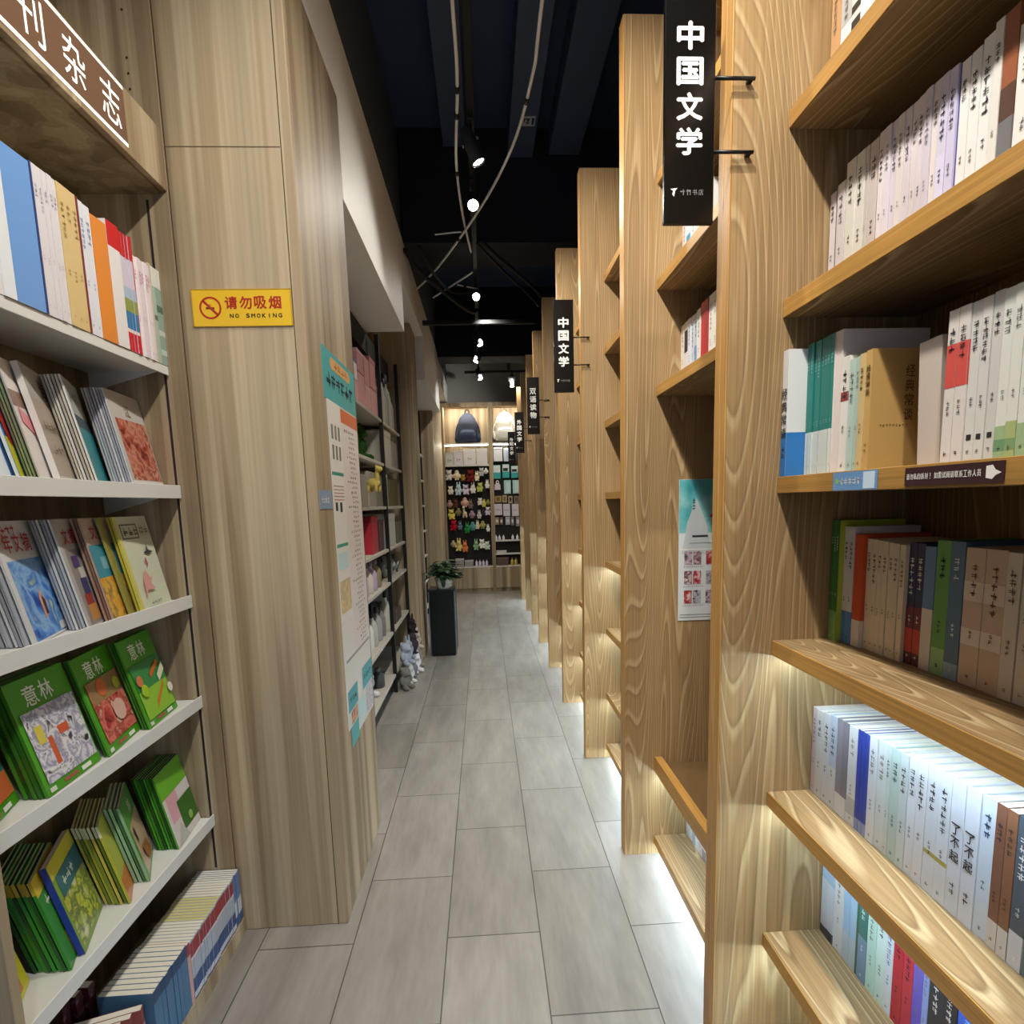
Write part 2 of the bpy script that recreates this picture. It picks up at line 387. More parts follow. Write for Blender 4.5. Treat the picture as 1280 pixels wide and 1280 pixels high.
# ------------------------------------------------------------------ wooden bookcases along one side
PITCH, P1 = .857, 1.190
XF, XSH, XBK = .525, .645, .945
TOPS = [.080, .375, .740, 1.106, 1.472, 1.838, 2.204, 2.555]
SH = .035
LEDS = (1, 2, 3)            # shelves with a lamp strip beneath them
def bookcase(k, near_y, far_y, label, bench=False, books=True):
    root = empty('bookcase', (XSH, (near_y+far_y)/2, 0), label, 'bookcase', 'oak bookcases along the aisle')
    def part(mb, name):
        o = mb.build(name, root); o.matrix_parent_inverse = root.matrix_basis.inverted(); return o
    for (y0, y1) in ((near_y, near_y+.028), (far_y-.028, far_y)):
        b = MB(); b.box(XF+.004, XBK, y0, y1, 0, 3.05, WOOD_V)
        p = part(b, 'side_panel')
        b = MB(); b.box(XF, XF+.0038, y0, y1, 0, 3.05, EDGE_V, .001)
        e = b.build('edge_band', p)
    b = MB(); b.box(XBK, XBK+.012, near_y, far_y, 0, 3.05, WOOD_BACK); part(b, 'back_panel')
    b = MB(); b.box(XSH+.14, XBK, near_y+.029, far_y-.029, 3.0, 3.03, WOOD_V); part(b, 'top_board')
    ya, yb = near_y+.029, far_y-.029
    for i, z in enumerate(TOPS):
        if bench and i in (2, 3, 4): continue
        if bench and i == 1:
            b = MB(); b.box(XSH, XSH+.03, ya, yb, z-.02, z+.04, EDGE); b.box(XSH+.03, XBK-.001, ya, yb, z-.04, z-.02, WOOD_H)
            part(b, 'bench_seat')
            b = MB(); b.box(XSH+.035, XBK-.004, ya+.004, yb-.004, z-.019, z+.018, mat('#6d5433', .7, 'brown_cushion_cloth', noise=.1, nscale=60), .012); part(b, 'cushion')
        else:
            b = MB(); b.box(XSH+.003, XBK-.001, ya, yb, z-SH, z, WOOD_H)
            sp = part(b, 'shelf')
            b = MB(); b.box(XSH, XSH+.0028, ya, yb, z-SH, z, EDGE, .0008)
            b.build('edge_band', sp)
        if i in LEDS or i == 0:
            if bench and i > 1: continue
            b = MB(); zz = z-SH-.006 if not (bench and i == 1) else z-.046
            b.box(XSH+.03, XSH+.042, ya+.01, yb-.01, zz, zz+.0055, LED); part(b, 'light_strip')
    b = MB(); b.box(XSH+.10, XSH+.118, ya, yb, 0, TOPS[0]-SH-.001, WOOD_BACK); part(b, 'plinth')
    return root
labels = {1: 'oak bookcase with blue and brown stickers on a shelf edge', 2: 'oak bookcase with cushioned bench seat and pinned poster',
          3: 'oak bookcase between the bench alcove and the second hanging sign', 4: 'fourth oak bookcase along the aisle, beyond the second hanging sign',
          5: 'darker oak bookcase with the third hanging sign on its far panel', 6: 'sixth oak bookcase along the aisle, past the third hanging sign',
          7: 'seventh oak bookcase along the aisle, bearing the fourth hanging sign', 8: 'eighth oak bookcase along the aisle, past the fourth hanging sign',
          9: 'last oak bookcase along the aisle, bearing the farthest hanging sign'}
for k in range(1, 10):
    far = P1+PITCH*(k-1)+.0285; near = far-PITCH+.0005
    bookcase(k, near, far, labels[k], bench=(k in (2, 5, 8)))

# ------------------------------------------------------------------ books
CN = {}
def book(name, loc, th, h, d, cover, label, group, bands=(), text=None, rnd=random, rz=0, tilt=0, pages=PAGES, cat='book', tcol=None, hard=False, face=None, seal=None):
    """spine in the plane x=0 facing -x, thickness along +y, standing on z=0; > page_block"""
    b = MB(); t = .0016 if hard else .0007; rim = .003 if hard else .0006
    c = cover if not isinstance(cover, str) else mat(cover, .38, spec=.45)
    b.box(0, t*1.5, 0, th, 0, h, c)
    b.box(t*1.5, d, 0, t, 0, h, c); b.box(t*1.5, d, th-t, th, 0, h, c)
    e = -.0003
    for bi, (z0, z1, bc) in enumerate(bands):
        m = mat(bc, .38, spec=.45); e = -.0003-.00012*bi
        b.face([(e, 0, z0*h), (e, 0, z1*h), (e, th, z1*h), (e, th, z0*h)], m)
        b.face([(0, e, z0*h), (d, e, z0*h), (d, e, z1*h), (0, e, z1*h)], m)
    e = -.0005
    if seal: b.face([(e, th*.25, h*seal), (e, th*.25, h*seal+th*.5), (e, th*.75, h*seal+th*.5), (e, th*.75, h*seal)], INK)
    if text is None: text = 'print'
    ux, uy = (0, -1, 0), (0, 0, 1)
    if text == 'print':
        m = tcol or INKG; s = min(.011, th*.55); z = h*.86; nchar = rnd.randint(3, 6)
        for i in range(nchar):
            print_block(b, (e*2, th/2, z), ux, uy, s, s, m, rnd); z -= s*1.25
        z = h*.4; s *= .6
        for i in range(rnd.randint(2, 3)):
            print_block(b, (e*2, th/2, z), ux, uy, s, s, m, rnd); z -= s*1.3
        print_block(b, (e*2, th/2, h*.07), ux, uy, s, s, m, rnd)
    elif text:
        txt, z, s, m = text
        for ch in txt:
            put_glyph(b, ch, (e*2, th/2, z*h), ux, uy, s*.9, s, m, .012); z -= s*1.22/h
        print_block(b, (e*2, th/2, h*.22), ux, uy, s*.5, s*.5, m, rnd); print_block(b, (e*2, th/2, h*.17), ux, uy, s*.5, s*.5, m, rnd)
    if face:
        for (u0, u1, z0, z1, m) in face: b.face([(u0*d, e*2, z0*h), (u1*d, e*2, z0*h), (u1*d, e*2, z1*h), (u0*d, e*2, z1*h)], m)
    o = b.build(name, None, loc, (tilt, 0, rz))
    tag(o, label, cat, group)
    p = MB(); p.box(t*1.5, d-rim*1.5, t, th-t, rim, h-rim, pages); p.build('page_block', o)
    return o

def row(where, y, z, items, x, group, land='the divider', d=.145, jx=.002, gap=.0012):
    """books from y downwards (towards the camera); item = (thickness mm, height mm, colour, words, options)"""
    r = random.Random(where)
    for i, it in enumerate(items):
        th, h, c, words = it[0]/1000, it[1]/1000, it[2], it[3]
        op = it[4] if len(it) > 4 else {}
        if c is None: y -= th; continue
        xx = x+(op.get('dx', 0))+r.uniform(-jx, jx)
        lab = f"{words}, {nth(op.get('n', i))} from {land}, {where}"
        book('book', (xx, y-th+gap/2, z+.0005), th-gap, h, op.get('d', d), c, lab, group, bands=op.get('bands', ()), text=op.get('text'), rnd=r,
             tcol=op.get('tcol'), hard=op.get('hard', th > .018), pages=op.get('pages', PAGES), face=op.get('face'), seal=op.get('seal'))
        y -= th
    return y
BC = 'stickered bookcase'
W1, W2, W3, W4, W5 = '#e4e1da', '#d9d6d2', '#cfc8c8', '#e9e7e4', '#d3ccd2'
PK = '#d8b8b4'
# shelf A (top)
row("stickered bookcase's top shelf", 1.186, TOPS[6], [
    (26, 214, '#c79a6c', 'tan spined book'), (3, 1, None, ''), (33, 214, W4, 'white book with grey mark', dict(bands=[(.55, .8, '#b9b9b6')])),
    (26, 212, W2, 'white book with bold black leaf drawing', dict(bands=[(.1, .34, '#2b2729'), (.42, .5, '#2b2729'), (.56, .62, '#2b2729')], text='')),
    (32, 210, W4, 'white book with small black title', dict(tcol=INK)), (20, 208, W1, 'plain white book'), (24, 206, '#c9d6c0', 'pale green book'),
    (22, 205, W4, 'white slim book'), (24, 210, '#d6cfc4', 'cream book'), (20, 210, W1, 'white book'), (22, 214, '#b9a58a', 'beige book'), (24, 206, W4, 'white book'),
    (24, 206, W2, 'light grey book')], .722, 'books on the top shelf of the stickered bookcase')
# shelf B
lav, wv = '#cfc4cf', '#ddd6d8'
B = [(18, 203, wv, 'pale grey paperback', dict(tcol=INK)), (10, 205, '#8f857f', 'taupe slim paperback'), (24, 206, '#d6cfd2', 'white paperback with violet print', dict(tcol=INKG)), (2, 1, None, '')]
B += [(27, 232, '#dcd9cf', 'cream paperback', dict(tcol=INK)), (24, 232, '#dcd9cf', 'cream paperback', dict(tcol=INK)), (10, 232, '#c9c4bb', 'grey slim paperback'), (23, 232, '#cbbfbb', 'pinkish grey paperback', dict(tcol=INK)), (5, 1, None, '')]
for i in range(9): B.append((14.8, 232, ('#dacfd0', '#d6ccd4', '#cfc6d0', '#ddd4d2', '#d9cfd6')[i % 5], 'pale lilac paperback of a matching set', dict(tcol=(INK, INKG)[i % 2])))
B += [(18, 230, '#cfcbe0', 'white paperback with violet edge', dict(tcol=INK, bands=[(0, .5, '#d6d2ea')])), (16, 228, '#cdc8e2', 'white paperback with blue edge', dict(tcol=INK)), (4, 226, '#4d4a9a', 'thin indigo paperback', dict(text='')),
      (16, 224, W4, 'white paperback', dict(tcol=INK)), (17, 225, W4, 'white paperback', dict(tcol=INK)), (20, 230, W4, 'white paperback with two line title', dict(tcol=INK)), (14, 236, '#e2dfd8', 'white slim paperback', dict(tcol=INK)),
      (22, 236, '#9a5a3c', 'rust brown book with grey photographic foot', dict(bands=[(0, .42, '#77767a'), (.42, .6, '#5a4136')], text='')),
      (27, 205, '#e8e8e2', 'white book with slim black title', dict(tcol=INK)), (17, 205, '#e2e4de', 'white book', dict(tcol=INK)), (15, 206, '#e8e8e2', 'white book', dict(tcol=INK)), (20, 206, '#dfe2dc', 'white book', dict(tcol=INK)),
      (22, 206, '#e8e8e2', 'white book', dict(tcol=INK)), (22, 210, '#cfd4cc', 'grey white book'), (24, 208, '#e8e8e2', 'white book'), (24, 208, '#ddd5c8', 'cream book'), (24, 208, '#e8e8e2', 'white book')]
row("stickered bookcase's second shelf", 1.186, TOPS[5], B, .735, 'books on the second shelf of the stickered bookcase')
# shelf C (stickers)
sC = 'stickered shelf'
gC = 'books on the stickered shelf'
r = random.Random(3)
blue = mat('#2e74b8', .38); 
o = book('book', (.648, 1.166, TOPS[4]+.0005), .020, .262, .15, '#dcdcda', 'white book with bright blue foot standing proud against the divider', gC,
         bands=[(0, .35, '#2e74b8')], text=('经典常谈', .66, .022, INK), rnd=r, face=[(.3, .42, .22, .235, INKW), (.28, .3, .215, .245, INKW)])
C = []
for i in range(8): C.append((11.2, 268, '#1f7d74', 'teal paperback with white foot', dict(bands=[(0, .33, '#d9dfd8')], tcol=mat('#8fc4bb', .5), n=i+1)))
C[-1][4]['face'] = [(0, 1, 0, 1, mat('#d8cec8', .4)), (.33, .5, .52, .62, mat('#b5aaa8', .5))]
C.append((22, 268, '#d8cec8', 'tall pinkish white book with round emblem', dict(bands=[], d=.17, n=9, face=[(.2, .32, .52, .6, mat('#b0a5a5', .5))], text='')))
C += [(22, 215, '#dfdad2', 'white paperback with red and black marks', dict(bands=[(.62, .7, '#8a3a3a')], tcol=INK, n=10)), (18, 206, '#b9cfc6', 'pale aqua paperback', dict(n=11)), (12, 206, '#b4cac0', 'pale aqua slim paperback', dict(n=12)),
      (16, 208, '#d7bd86', 'tan paperback with small title', dict(tcol=mat('#6b4f2c', .5), n=13))]
yC = row(sC, 1.165, TOPS[4], C, .690, gC)
TAN = mat('#c09a5c', .45); BRN = mat('#5e4524', .6)
def tan_face(b, th, h, d): pass
o = book('book', (.690, yC-.0155, TOPS[4]+.0005), .015, .210, .135, '#cfa968', 'tan book showing its cover with a vertical brown title', gC, rnd=r, tcol=BRN,
         text=('经典常谈', .85, .011, BRN))
f = MB()
f.box(.0, .134, -.0004, -.0002, 0, .21, TAN)
for i, ch in enumerate('经典常谈'): put_glyph(f, ch, (.070, -.0007, .172-i*.025), (1, 0, 0), (0, 0, 1), .017, .021, BRN, .01)
for i in range(9): print_block(f, (.02+i*.006, -.0007, .078), (1, 0, 0), (0, 0, 1), .004, .005, BRN, r)
tag(f.build('front_cover', o), 'tan front cover with vertical brown title')
# plain pale book, leaning
book('book', (.712, .838, TOPS[4]+.003), .044, .196, .14, '#cdbfb4', 'wide blank pinkish grey book leaning beside the tan cover', gC, rnd=r, text='', tilt=-.05, hard=True)
row(sC, .822, TOPS[4], [
    (19, 222, '#dcd4ce', 'white paperback with coral title block, farther one', dict(bands=[(.5, .78, '#d2544e')], tcol=INK, n=15)), (19, 222, '#dcd4ce', 'white paperback with coral title block, nearer one', dict(bands=[(.5, .78, '#d2544e')], tcol=INK, n=16)),
    (17, 222, '#d6d4cf', 'grey white paperback with black seal', dict(seal=.14, tcol=INK, n=17)), (16, 222, '#d6d4cf', 'grey white paperback with black seal', dict(seal=.14, tcol=INK, n=18)), (16, 224, '#d0cec9', 'grey white paperback with black seal', dict(seal=.14, tcol=INK, n=19)),
    (17, 222, '#dfe0d8', 'white paperback with green leaf foot', dict(bands=[(0, .2, '#9db88c'), (.05, .12, '#6f9a72')], tcol=INKG, n=20)), (16, 222, '#dfe0d8', 'white paperback with green leaf foot', dict(bands=[(0, .22, '#a8b87c'), (.05, .12, '#7fa070')], tcol=INKG, n=21)),
    (16, 222, '#dfe0d8', 'white paperback with green leaf foot', dict(bands=[(0, .2, '#9db88c')], tcol=INKG, n=22)), (17, 222, '#dfe0d8', 'white paperback with green leaf foot', dict(bands=[(0, .2, '#b5bf8a')], tcol=INKG, n=23)),
    (20, 222, W1, 'white paperback', dict(n=24)), (20, 218, '#d8c8b4', 'beige paperback', dict(n=25)), (20, 222, W1, 'white paperback', dict(n=26)), (22, 218, W3, 'grey paperback', dict(n=27))], .70, gC)
# shelf D
GR = '#4f8a3e'
cream = '#d6c8ab'
D = [(9.5, 268, '#3f7f36', 'green paperback with white print', dict(bands=[(0, .25, '#7fae62')], tcol=INKW)), (9.5, 268, '#47883a', 'green paperback with white print', dict(bands=[(0, .25, '#7fae62')], tcol=INKW)), (10.5, 268, '#3f7f36', 'green paperback with yellow cover', dict(bands=[(0, .25, '#7fae62')], tcol=INKW, face=[(0, 1, 0, 1, mat('#a9b23c', .4))])),
     (16, 255, '#d5d0ca', 'white paperback with black title and blue foot', dict(bands=[(0, .28, '#4d7fb5')], tcol=INK, dx=.01)), (16, 255, '#d5d0ca', 'white paperback with black title and blue foot', dict(bands=[(0, .28, '#4d7fb5')], tcol=INK, dx=.01)),
     (26, 240, '#c8502a', 'orange red book with white foot', dict(bands=[(0, .24, '#d9d2c4')], text='', dx=.012))]
for i in range(7): D.append((16.5 if i < 2 else 14.5, 232-i, cream, 'cream paperback of a matching set', dict(tcol=mat('#6d5b40', .5), dx=.02)))
for i in range(2): D.append((19, 231, '#2f3350', 'navy and red paperback', dict(bands=[(.0, .1, '#5a2430'), (.1, .3, '#b83a2c'), (.3, .48, '#6a2b38')], text=('东己', .84, .018, INKW) if False else None, tcol=INKW, dx=.027)))
D += [(25, 227, '#5f83a8', 'blue paperback with cream foot', dict(bands=[(0, .5, '#d3c9b8')], text='', dx=.027)), (30, 240, '#5f9a4a', 'green hardback', dict(bands=[(0, .2, '#8db878')], tcol=INK, dx=.027)), (29, 240, '#4f6f86', 'slate blue hardback', dict(bands=[(0, .12, '#8aa0b0')], tcol=INKW, dx=.027)),
      (37, 232, '#c8ae96', 'wide pinkish tan volume', dict(bands=[(.62, .76, '#d9c8b4'), (.3, .42, '#ddd0be')], tcol=mat('#8a4a38', .5), dx=.028)), (37, 232, '#c8ae96', 'wide pinkish tan volume', dict(bands=[(.62, .76, '#d9c8b4'), (.3, .42, '#ddd0be')], tcol=mat('#8a4a38', .5), dx=.028))]
for i in range(4): D.append((24, 230, ('#d2c8b8', '#d6ccbd')[i % 2], 'cream volume with grey brown print', dict(tcol=mat('#7d7060', .5), dx=.028)))
D += [(22, 228, '#a08468', 'brown book', dict(dx=.028)), (24, 228, cream, 'cream book', dict(dx=.028)), (24, 228, cream, 'cream book', dict(dx=.028))]
row('shelf below the stickers', 1.187, TOPS[3], D, .772, 'books on the shelf below the stickers', jx=.001)
# the shelf's loose paper bag of pale patterned wood scrap seen behind the books is left to the back panel
# shelf E
lt = '#d4d3d4'
Ei = [(16, 206, '#d8c4c4', 'pinkish white hardback'), (24, 206, '#d6d4d2', 'light grey hardback with black script', dict(tcol=INK)), (24, 208, '#cfcdd0', 'light grey hardback with black script', dict(tcol=INK)), (24, 212, '#b9c4d4', 'grey hardback with pale blue top', dict(bands=[(0, .45, '#d2cfcc')], tcol=INK)),
      (19, 214, '#8d8690', 'mauve grey book with white foot', dict(bands=[(0, .22, '#d6d3d0')], text='')), (19, 214, '#7f7a86', 'mauve grey book with white foot', dict(bands=[(0, .22, '#d6d3d0')], text='')), (27, 214, '#d4d2d0', 'white hardback with grey panel', dict(bands=[(.1, .28, '#b4b2b0')], tcol=INKG)),
      (12, 216, '#28409c', 'royal blue slim book', dict(bands=[(0, .12, '#8a94c0')], text='')), (12, 216, '#28409c', 'royal blue slim book', dict(bands=[(0, .12, '#8a94c0')], text='')), (12, 216, '#2c46a4', 'royal blue slim book', dict(bands=[(0, .12, '#8a94c0')], text='')),
      (22, 220, '#d8d8da', 'plain white hardback'), (24, 220, '#d2d6d4', 'white hardback', dict(tcol=INKG)), (12, 220, '#c6cfcc', 'grey green slim book', dict(tcol=INK)), (22, 220, '#b9cbc4', 'pale green hardback with dark title', dict(tcol=INK)), (20, 222, '#c9d0d0', 'pale grey hardback with dark title', dict(tcol=INK)),
      (20, 230, '#dadade', 'white hardback with slim curved line', dict(tcol=INK)), (22, 230, '#dadade', 'white hardback with slim curved line', dict(tcol=INK)), (25, 230, '#d8dadf', 'white hardback with gold dot', dict(tcol=INK, bands=[(.3, .335, '#b7a65a')])), (25, 230, '#d8dadf', 'white hardback with gold dot', dict(tcol=INK, bands=[(.3, .335, '#b7a65a')])),
      (26, 231, '#d6d9e2', 'white hardback with bold black title', dict(text=('了不起', .64, .019, INK))), (26, 231, '#d6d9e2', 'white hardback with bold black title', dict(text=('了不起', .64, .019, INK))), (25, 232, '#cdd6e2', 'pale blue hardback with long dark title', dict(tcol=mat('#33506e', .5))),
      (17, 232, '#7d5240', 'brown book with white foot', dict(bands=[(0, .2, '#d3cbc6')], tcol=INK)), (17, 232, '#85583f', 'brown book with white foot', dict(bands=[(0, .2, '#d3cbc6')], tcol=INK)), (22, 232, '#4c5660', 'slate book with white foot', dict(bands=[(0, .24, '#d0ced0')], tcol=INKW)),
      (20, 232, '#6d7a80', 'grey blue book', dict()), (24, 232, '#d6d6da', 'white book'), (24, 232, '#c6b8a8', 'beige book'), (24, 232, '#d6d6da', 'white book')]
row("stickered bookcase's upper lamp-lit shelf", 1.187, TOPS[2], Ei, .747, 'books on the upper lamp-lit shelf of the stickered bookcase', jx=.001, d=.16)
# shelf F
Fi = [(24, 205, '#a9c2da', 'pale blue book with dark foot', dict(bands=[(0, .1, '#3a3a44'), (.1, .7, '#cfd6df')], text='')), (24, 205, '#a9c2da', 'pale blue book with dark foot', dict(bands=[(0, .12, '#3a3a44'), (.12, .7, '#d3d9e2')], text='')), (33, 206, '#d9dcdc', 'white book', dict()),
      (22, 206, '#9fc0dc', 'light blue book with photo foot', dict(bands=[(0, .35, '#b9c4cc')], text='')), (22, 206, '#a4c4de', 'light blue book with photo foot', dict(bands=[(0, .35, '#b9c4cc')], text='')), (8, 206, '#3f6a4a', 'thin dark green book', dict(text='')), (27, 208, '#3f7a72', 'teal green book with blue lower half', dict(bands=[(0, .5, '#7a96b4')], tcol=INKW)),
      (26, 208, '#bfe0d2', 'mint green book', dict()), (26, 210, '#cfe4dc', 'pale mint book', dict(tcol=INK)), (21, 210, '#d6dde2', 'white book with blue dots', dict(tcol=mat('#4a6a8a', .5))), (26, 205, '#bb2c3c', 'crimson red book', dict(tcol=INK)), (25, 205, '#c43648', 'crimson red book', dict(tcol=INK)),
      (23, 205, '#6a5ac0', 'violet blue book', dict()), (14, 205, '#8fa0d0', 'lavender slim book', dict()), (31, 205, '#2a2c33', 'black book with bold white title', dict(text=('人生', .8, .024, INKW) if False else None, tcol=INKW, bands=[(0, .3, '#6d7078')])), (30, 205, '#23262b', 'black book with bold white title', dict(tcol=INKW, bands=[(0, .1, '#8a8f94')])),
      (40, 205, '#2f55b4', 'blue volume with pale title', dict(tcol=mat('#bcd0f0', .5))), (25, 205, '#3a86c8', 'sky blue book', dict(tcol=INKW)), (24, 205, '#2f8f7c', 'sea green book', dict()), (22, 205, '#cfd6d6', 'white book'), (24, 205, '#b9522c', 'orange book'), (24, 205, '#d6d6d2', 'white book')]
row("stickered bookcase's lower lamp-lit shelf", 1.187, TOPS[1], Fi, .787, 'books on the lower lamp-lit shelf of the stickered bookcase', jx=.001)
row("stickered bookcase's floor-level shelf", 1.187, TOPS[0], [(34, 205, '#d0a82e', 'mustard yellow book', dict(text='')), (30, 205, '#c9a02c', 'mustard yellow book', dict(text='')), (12, 200, '#4a3a2a', 'thin dark brown book', dict(text='')), (30, 205, '#c9c2b4', 'cream book'), (30, 205, '#8fa4b4', 'blue grey book'), (30, 205, '#c9c2b4', 'cream book')], .775,
    'books on the floor-level shelf of the stickered bookcase')
# bench bookcase
y2 = P1+PITCH-.0005
B2 = 'the bench bookcase'
row('bench bookcase upper shelf', y2, TOPS[6], [(36, 205, '#e3dcda', 'white paperback with red print', dict(tcol=mat('#b05a6a', .5))), (40, 205, '#d6e4ec', 'white book with bright blue splash', dict(bands=[(.2, .62, '#3a98c8')], tcol=INKW)), (45, 215, '#e6e6e4', 'white book'), (40, 215, '#e6e6e4', 'white book'), (40, 210, '#dcd6ce', 'cream book'), (40, 210, '#e6e6e4', 'white book')], .735, 'books on the upper shelf of the bench bookcase')
row('bench bookcase lower shelf', y2, TOPS[5], [(36, 205, '#e3e0da', 'white paperback'), (32, 207, '#dedade', 'white paperback with black and purple blocks', dict(bands=[(.5, .86, '#2d2a30'), (.06, .24, '#7a3a70')], text='')), (28, 208, '#cfd4dc', 'grey blue paperback'), (28, 208, '#c4ccd8', 'pale blue paperback'), (26, 208, '#6f9ac6', 'blue paperback', dict(bands=[(.5, 1, '#b8c4d0')])), (32, 212, '#dedcd8', 'white paperback with dark dot'),
    (30, 222, '#b8323a', 'red book'), (30, 222, '#a82c34', 'red book'), (34, 224, '#dcdad4', 'white paperback with tan ornament', dict(tcol=mat('#a08a5c', .5))), (34, 224, '#dcdad4', 'white paperback'), (34, 220, '#d6cfc4', 'cream paperback')], .735, 'books on the lower shelf of the bench bookcase')
row('bench bookcase floor-level shelf', y2, TOPS[0], [(30, 205, '#c4ccd6', 'pale blue book'), (30, 205, '#dadcdc', 'white book'), (30, 205, '#aebccb', 'blue grey book'), (36, 205, '#e0e0de', 'white book with black block', dict(bands=[(.3, .5, '#3a3a3a')], text='')), (30, 205, '#d8c8c4', 'pink white book'), (36, 205, '#8a8a88', 'grey book', dict(bands=[(.2, .6, '#d8d8d8')])), (30, 205, '#e0e0de', 'white book'), (36, 205, '#dadad8', 'white book'), (36, 205, '#c9c4bc', 'cream book')], .78, 'books on the floor-level shelf of the bench bookcase')
# third bookcase: what shows past its neighbour's edge
y3 = P1+2*PITCH-.0005
for i, w in ((6, 'top visible'), (5, 'second visible'), (4, 'third visible'), (3, 'upper lamp-lit'), (2, 'middle lamp-lit'), (1, 'lowest lamp-lit')):
    rr = random.Random(i)
    cs = [rr.choice([W1, W2, W4, '#cdd6dc', '#d8cfc0', '#a9c0cc', '#c9b49a']) for _ in range(5)]
    nm = {W1: 'white', W2: 'light grey', W4: 'bright white', '#cdd6dc': 'pale blue', '#d8cfc0': 'cream', '#a9c0cc': 'blue grey', '#c9b49a': 'tan'}
    row(f'{w} shelf of the bookcase behind the bench', y3, TOPS[i], [(34+rr.randint(-6, 6), 205+rr.randint(0, 12), c, nm[c]+' book') for c in cs], .74, 'books glimpsed in the bookcase behind the bench')

# stickers on the near bookcase and the poster in the bench alcove
def thin_sign(name, x0, x1, z0, z1, label, cat, colour, y=None, X=None, y0=None, y1=None, th=.002, rough=.35):
    """flat board either in an XZ plane (y given, facing -y) or in a YZ plane (X given)"""
    b = MB()
    if X is None: b.box(x0, x1, y-th, y, z0, z1, mat(colour, rough))
    else: b.box(min(X, X+th), max(X, X+th), y0, y1, z0, z1, mat(colour, rough))
    return tag(b.build(name), label, cat)
rs = random.Random(11)
st = thin_sign('shelf_sticker', 0, 0, TOPS[4]-.034, TOPS[4]-.002, 'small pale blue sticker with white print on the shelf edge', 'sticker', '#6f9cc9', X=XSH-.0006, y0=.879, y1=.993, th=-.001)
b = MB(); xs = XSH-.0019; ux = (0, -1, 0); uz = (0, 0, 1); zc = TOPS[4]-.018
b.face([(xs, .912, zc-.014), (xs, .912, zc+.014), (xs, .884, zc+.014), (xs, .884, zc-.014)], mat('#cfe0ee', .5))
b.face([(xs, .98, zc-.006), (xs, .987, zc+.002), (xs, .982, zc+.006), (xs, .975, zc)], mat('#8fc46a', .5))
for i in range(5): print_block(b, (xs, .969-i*.0115, zc), ux, uz, .0098, .012, INKW, rs)
b.build('lettering', st)
st = thin_sign('shelf_sticker', 0, 0, TOPS[4]-.031, TOPS[4]-.004, 'long dark brown sticker with white writing and pointing hand', 'sticker', '#3b2226', X=XSH-.0006, y0=.657, y1=.819, th=-.001)
b = MB(); zc = TOPS[4]-.0175
for i, ch in enumerate('请勿私自拆封!如需试阅请联系工作人员'):
    put_glyph(b, ch, (xs, .812-i*.0069-(.003 if i > 6 else 0), zc), ux, uz, .0058 if ch != '!' else .001, .009, INKW, .012)
b.add([(xs, .682, zc+.008), (xs, .682, zc-.007), (xs, .673, zc-.009), (xs, .668, zc-.004), (xs, .660, zc-.001), (xs, .669, zc+.003), (xs, .673, zc+.009)], [(0,1,2,3,4,5,6)], INKW)
b.build('lettering', st)
# poster on the bench alcove's far side panel
yp = P1+PITCH-.0012
po = thin_sign('pinned_poster', .733, .985-.06, .963, 1.50, 'tall poster, teal above and white with small pictures below, pinned in the bench alcove', 'poster', '#cfd6d6', y=yp, th=.001)
b = MB(); e = yp-.0014
def pq(x0, x1, z0, z1, m): b.face([(x0, e, z0), (x1, e, z0), (x1, e, z1), (x0, e, z1)], m)
pq(.734, .924, 1.30, 1.499, blotch('teal_poster_art', ['#3f9aa0', '#5fb0b4', '#8fc6c6', '#4a9ea6'], 9))
e -= .0003; b.add([(.745, e, 1.22), (.86, e, 1.22), (.84, e, 1.33), (.80, e, 1.43), (.765, e, 1.34)], [(0,1,2,3,4)], mat('#bcc4c4', .5))
b.add([(.85, e, 1.36), (.924, e, 1.34), (.924, e, 1.45), (.89, e, 1.41)], [(0,1,2,3)], mat('#8c1f30', .5))
e -= .0003
for i in range(4): print_block(b, (.79, e, 1.425-i*.012), (1, 0, 0), uz, .011, .01, INK, rs)
pq(.785, .845, 1.283, 1.291, INK); pq(.775, .86, 1.26, 1.262, INKG)
pq(.735, .924, 1.236, 1.239, INKW)
pics = [blotch('thumb_%d' % i, c, 60) for i, c in enumerate((['#3a2a3a', '#c9b6c4', '#7a4a5a'], ['#d8c8cc', '#6a3040', '#e4dcd8'], ['#7a2028', '#b04048', '#e0d0cc'], ['#2c2c34', '#b8b4bc', '#6a5a70']))]
for j, z in enumerate((1.18, 1.105, 1.03)):
    for i, x in enumerate((.755, .79, .84, .885)): pq(x, x+.031, z, z+.05, pics[(i+j) % 4])
    for i in range(10): print_block(b, (.755+i*.008, e, z-.008), (1, 0, 0), uz, .005, .006, mat('#a06a70', .5), rs)
pq(.74, .92, .985, .987, INKG); pq(.74, .92, .975, .977, INKG)
b.build('printed_artwork', po)

